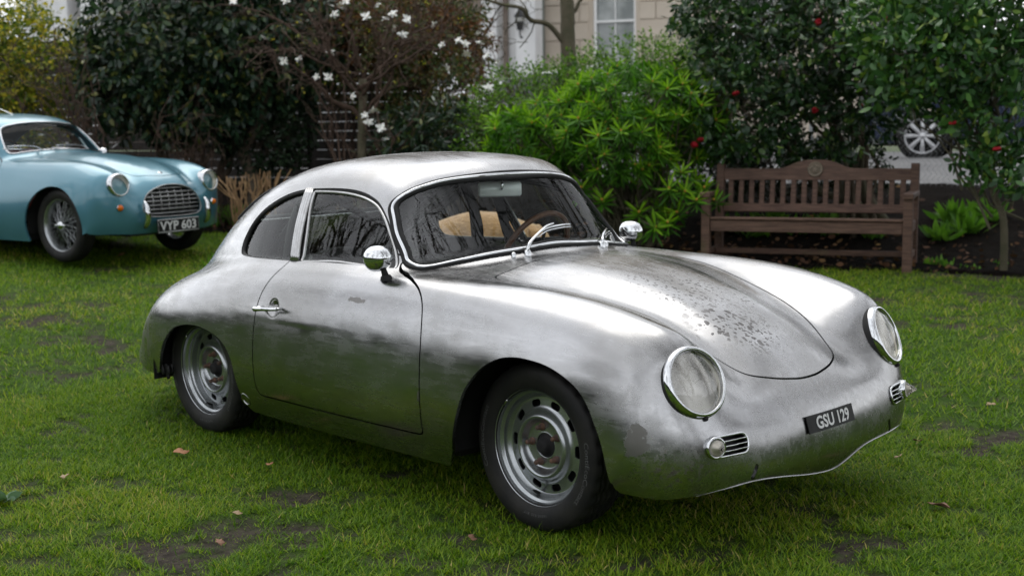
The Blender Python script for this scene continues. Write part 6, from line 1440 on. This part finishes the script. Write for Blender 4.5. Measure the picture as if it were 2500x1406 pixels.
# ------------------------------------------------------------------ grass, litter and the garden around
M_GRASS = leaf_mat('grass_blade', [(0, (.042, .105, .005)), (.45, (.108, .185, .008)), (.80, (.185, .245, .012)), (.91, (.25, .23, .04)), (1, (.34, .28, .10))], .5, .3)
def blades(name, x, y, h, w, seed, segs=2, lean=.55, rnd=None):
    r = np.random.default_rng(seed); n = len(x); z = lawn_z(x, y); a = r.random(n)*6.283; ln = lean*(.3+r.random(n))
    d = np.stack([np.cos(a)*ln, np.sin(a)*ln, np.ones(n)], 1); d /= np.linalg.norm(d, axis=1)[:, None]; sd = np.stack([-np.sin(a+r.normal(size=n)*.6), np.cos(a), 0*a], 1); P = np.stack([x, y, z-.004], 1); h = h[:, None]; w = (np.broadcast_to(w, (n,))*.5)[:, None]
    bend = np.stack([np.cos(a), np.sin(a), 0*a-.35], 1)*(h*(.15+.35*r.random((n, 1))))
    if segs == 2:
        m = P+d*h*.55+bend*.28; t = P+d*h+bend; V = np.stack([P-sd*w, P+sd*w, m+sd*w*.8, m-sd*w*.8, t], 1).reshape(-1, 3); b = np.arange(n)*5
        F = np.concatenate([np.stack([b, b+1, b+2], 1), np.stack([b, b+2, b+3], 1), np.stack([b+3, b+2, b+4], 1)]); k = 5
    else:
        t = P+d*h+bend; V = np.stack([P-sd*w, P+sd*w, t], 1).reshape(-1, 3); b = np.arange(n)*3; F = np.stack([b, b+1, b+2], 1); k = 3
    me = newmesh(name, V, F, True); at = me.attributes.new('rnd', 'FLOAT', 'POINT'); at.data.foreach_set('value', np.repeat(r.random(n) if rnd is None else rnd, k).astype(np.float32)); return me
def build_grass():
    r = np.random.default_rng(77)
    def field(n, x0, x1, y0, y1, seed):
        q = np.random.default_rng(seed); x = q.uniform(x0, x1, n); y = q.uniform(y0, y1, n); b = bare(x, y); cl = fbm(x, y, 9.0, 91, 2); keep = q.random(n) < (1-.82*b)*(.5+.9*cl); keep &= bn(x, y) < edge_n(bt(x, y))+.02; return x[keep], y[keep], b[keep], q
    def tint(x, y, q): return np.clip(.15+.75*fbm(x, y, 1.7, 55, 3)+.30*q.normal(size=len(x))*.85-.09, 0, 1)
    # close lawn
    x, y, b, q = field(560000, -3.4, 3.3, -3.3, 1.6, 201)
    # only what can be seen near the photographer: a wedge around the cars
    dx, dy = x-CAM_POS.x, y-CAM_POS.y; dep = dx*CF.x+dy*CF.y; lat = dx*CR.x+dy*CR.y; k = (dep > 1.9) & (np.abs(lat) < dep*.47+.35); x, y, b = x[k], y[k], b[k]
    h = (.014+.024*q.random(len(x)))*(1-.5*b)*(.7+.7*fbm(x, y, 4.0, 71, 2)); o = link('grass', blades('grass', x, y, h, .0028+.0016*q.random(len(x)), 202, 2, .9, tint(x, y, q)), M_GRASS, None); o['kind'] = 'stuff'
    x, y, b, q = field(330000, -12.0, 1.5, -3.0, 7.2, 211); dx, dy = x-CAM_POS.x, y-CAM_POS.y; dep = dx*CF.x+dy*CF.y; lat = dx*CR.x+dy*CR.y
    k = ~((x > -3.4) & (y < 1.6)) & (np.abs(lat) < dep*.47+.8) & (dep > 2); x, y, b = x[k], y[k], b[k]
    h = (.025+.035*q.random(len(x)))*(1-.5*b); o = link('grass', blades('grass', x, y, h, .006+.004*q.random(len(x)), 212, 1, .8, tint(x, y, q)), M_GRASS, None); o['kind'] = 'stuff'
    # stray longer tufts
    x, y, b, q = field(26000, -3.4, 3.2, -3.3, 1.4, 221); cl = fbm(x, y, 2.6, 95, 2) > .56; x, y = x[cl], y[cl]
    o = link('grass', blades('grass', x, y, .05+.03*q.random(len(x)), .0030, 222, 2, .7, tint(x, y, q)), M_GRASS, None); o['kind'] = 'stuff'
build_grass()
M_DEADLEAF = [varied('fallen_leaf_a', (.34, .17, .09), (.27, .13, .065), 40, .7, 0, .4, 60, .003), varied('fallen_leaf_b', (.20, .11, .07), (.14, .075, .05), 40, .7, 0, .4, 60, .003), varied('fallen_leaf_c', (.25, .18, .10), (.18, .13, .075), 40, .7, 0, .4, 60, .003)]
def lobed_leaf(size, seed, lobes=5):
    r = np.random.default_rng(seed); n = 30; th = np.linspace(0, 2*np.pi, n, endpoint=False); rr = size*.5*(.72+.30*np.abs(np.cos(th*lobes/2+.3))**.8+.08*r.normal(size=n)); x, y = rr*np.cos(th)*1.15, rr*np.sin(th); z = .22*size*(np.abs(y)/size)**1.2+.10*size*np.sin(x/size*5)+.012
    V = np.vstack([[(0, 0, .010)], np.stack([x, y, z], 1), [(0, 0, .009)], np.stack([x, y, z-.0012], 1)]); F = [(0, 1+k, 1+(k+1) % n) for k in range(n)]+[(n+1, n+2+(k+1) % n, n+2+k) for k in range(n)]+[(1+k, n+2+k, n+2+(k+1) % n, 1+(k+1) % n) for k in range(n)]
    return newmesh('fallen_leaf', V, F)
def build_litter():
    r = np.random.default_rng(31)
    spec = [(443, 1118, .060, 0, 'pale orange fallen leaf curled on the grass beside the rear wheel'), (2288, 1250, .072, 1, 'brown fallen leaf lying on grass in front of the nose'), (160, 1178, .045, 2, 'pale straw-coloured dead leaf flat in the grass'), (535, 1340, .032, 1, 'dark curled leaf in the worn grass'), (660, 1148, .030, 0, 'tiny orange leaf scrap under the sill'), (2195, 1130, .035, 2, 'small tan leaf beside the nose of the silver coupe'), (2240, 1090, .04, 1, 'small pinkish brown leaf on the grass off the far front corner'), (580, 1270, .035, 2, 'faded leaf half hidden in the long grass'), (1150, 1330, .028, 1, 'brown leaf near the front tyre of the silver coupe'), (2420, 1000, .04, 2, 'tan leaf out on the open lawn'), (298, 627, .07, 0, 'leaf on the grass by the front tyre of the blue coupe')]
    for k, (u, v, s, m, lab) in enumerate(spec):
        z = 0.0
        for _ in range(8): q = at_z(u, v, z); z = gzf(q.x, q.y)
        o = link('fallen_leaf', lobed_leaf(s, 400+k), M_DEADLEAF[m], None); o.location = (q.x, q.y, z+.016); o.rotation_euler = (r.normal()*.25, r.normal()*.25, r.random()*6); tag(o, lab, 'leaf', 'fallen leaves on the lawn')
    # leaf mould strewn over the bed
    n = 1700; t = r.uniform(-9, 4, n); nn = np.abs(r.normal(size=n))*1.1+.05; x = BO[0]+t*BT[0]+nn*BN[0]; y = BO[1]+t*BT[1]+nn*BN[1]; P = np.stack([x, y, gz(x, y)+.02+.03*r.random(n)], 1); D = unit(np.stack([r.normal(size=n), r.normal(size=n), .25*r.normal(size=n)], 1))
    o = link('leaf_litter', leaf_mesh('leaf_litter', P, D, .035+.05*r.random(n), .6, .3, .2, 411, rnd=r.random(n)**1.5), leaf_mat('litter_leaf', [(0, (.045, .025, .015)), (.7, (.11, .055, .03)), (.93, (.22, .13, .06)), (1, (.35, .22, .08))], .8, .1), None); o['kind'] = 'stuff'
build_litter()
# the rest of the garden square, beyond the edges of the picture (it shows in the car's reflections)
def build_surround():
    rr = np.random.default_rng(501)
    def hedge(x0, y0, x1, y1, h, d, label, seed):
        c = np.array(((x0+x1)/2, (y0+y1)/2)); L = math.hypot(x1-x0, y1-y0); root = thing('boundary_hedge', label, 'hedge', (c[0], c[1], -.02), math.atan2(y1-y0, x1-x0)); q = np.random.default_rng(seed)
        m = int(L*h*26); P = np.stack([q.uniform(-L/2, L/2, m), q.uniform(-d/2, d/2, m), h*q.random(m)**.7], 1); P[:, 2] *= .85+.3*fbm(P[:, 0], P[:, 1], .6, seed, 2); D = unit(q.normal(size=(m, 3))+np.array([0, 0, .3])); o = link('crown', leaf_mesh('crown', P, D, .20+.16*q.random(m), .5, .2, .1, seed), M_DARKHEDGE, root); o['kind'] = 'stuff'
        part('hedge_core', MB().box((0, 0, h*.42), (L, d*.6, h*.84), None, .1).get(), M_DARKCORE, root)
    hedge(-20, -13, 2, -17, 2.6, 1.2, 'clipped dark hedge along the near side of the garden', 511); hedge(2, -17, 17, -12, 2.4, 1.2, 'clipped dark hedge behind the photographer', 512); hedge(17, -12, 16, 6, 2.4, 1.2, 'clipped dark hedge closing the end of the garden', 513); hedge(-22, 2, -20, -13, 2.6, 1.2, 'clipped dark hedge at the far end of the lawn', 514)
    def bare_tree(x, y, h, seed, label):
        root = thing('bare_tree', label, 'tree', (x, y, gzf(x, y)-.05), 0, 'tall bare trees around the garden'); mb = MB(); q = np.random.default_rng(seed); tips = []
        T = limb(mb, (0, 0, 0), (q.normal()*.3, q.normal()*.3, h*.34), h*.020, h*.014, .05, q, 9, 0, 7)
        for k in range(6): grow(mb, T[q.integers(4, 7)], np.array([q.normal()*.7, q.normal()*.7, 1.0]), h*.24, h*.009, 4, q, tips, .42, .18, (2, 3), .72, .008, 6)
        link('trunk', newmesh('trunk', *mb.get()), M_BARK, root); return root
    bare_tree(2.6, 9.5, 11, 521, 'tall bare tree beyond the end of the bench'); bare_tree(6.5, 6.5, 12, 522, 'tall bare tree off the nose of the silver coupe'); bare_tree(10.5, -2, 11, 523, 'tall bare tree at the end of the garden'); bare_tree(-4, -14, 12, 524, 'tall bare tree by the near hedge'); bare_tree(-13, -9, 12, 525, 'tall bare tree at the far corner of the lawn'); bare_tree(5, -13, 11, 526, 'tall bare tree behind the photographer'); bare_tree(-1.5, 11.5, 12, 527, 'tall bare tree on the street side beyond the bench')
    bare_tree(4.9, -.3, 13, 529, 'tall bare tree arching above the lawn in front of the coupe'); bare_tree(5.4, 3.2, 13, 528, 'tall bare tree spreading over the nose of the silver coupe')
    def evergreen(x, y, h, w, seed, label):
        b = (x, y, gzf(x, y)-.03); shrub('evergreen_tree', label, b, [((x, y, h*.55), (w, w, h*.42)), ((x+w*.4, y, h*.4), (w*.8, w*.8, h*.3))], 900 if h < 8 else 2600, 7, .26 if h < 8 else .42, M_DARKHEDGE, seed, .4, .5, .9, .1, .5, .1, 8, .06, cat='tree')
        evergreen(-17, -6, 5.0, 2.2, 541, 'broad dark evergreen at the far end of the lawn'); evergreen(-9, -14, 4.6, 2.2, 542, 'broad dark evergreen by the near hedge'); evergreen(9, -12, 4.5, 2.3, 543, 'broad dark evergreen behind the photographer'); evergreen(14, 1, 5.0, 2.3, 544, 'broad dark evergreen at the end of the garden'); evergreen(4.5, 9.5, 3.2, 1.7, 545, 'rounded dark evergreen further along the bed'); evergreen(9, 7.5, 4.0, 2.0, 546, 'dark evergreen near the garden corner'); evergreen(-1, -16, 4.8, 2.3, 547, 'dark evergreen by the middle of the near hedge')
M_DARKCORE = varied('hedge_core', (.010, .016, .008), (.018, .026, .012), 3, .95)
build_surround()
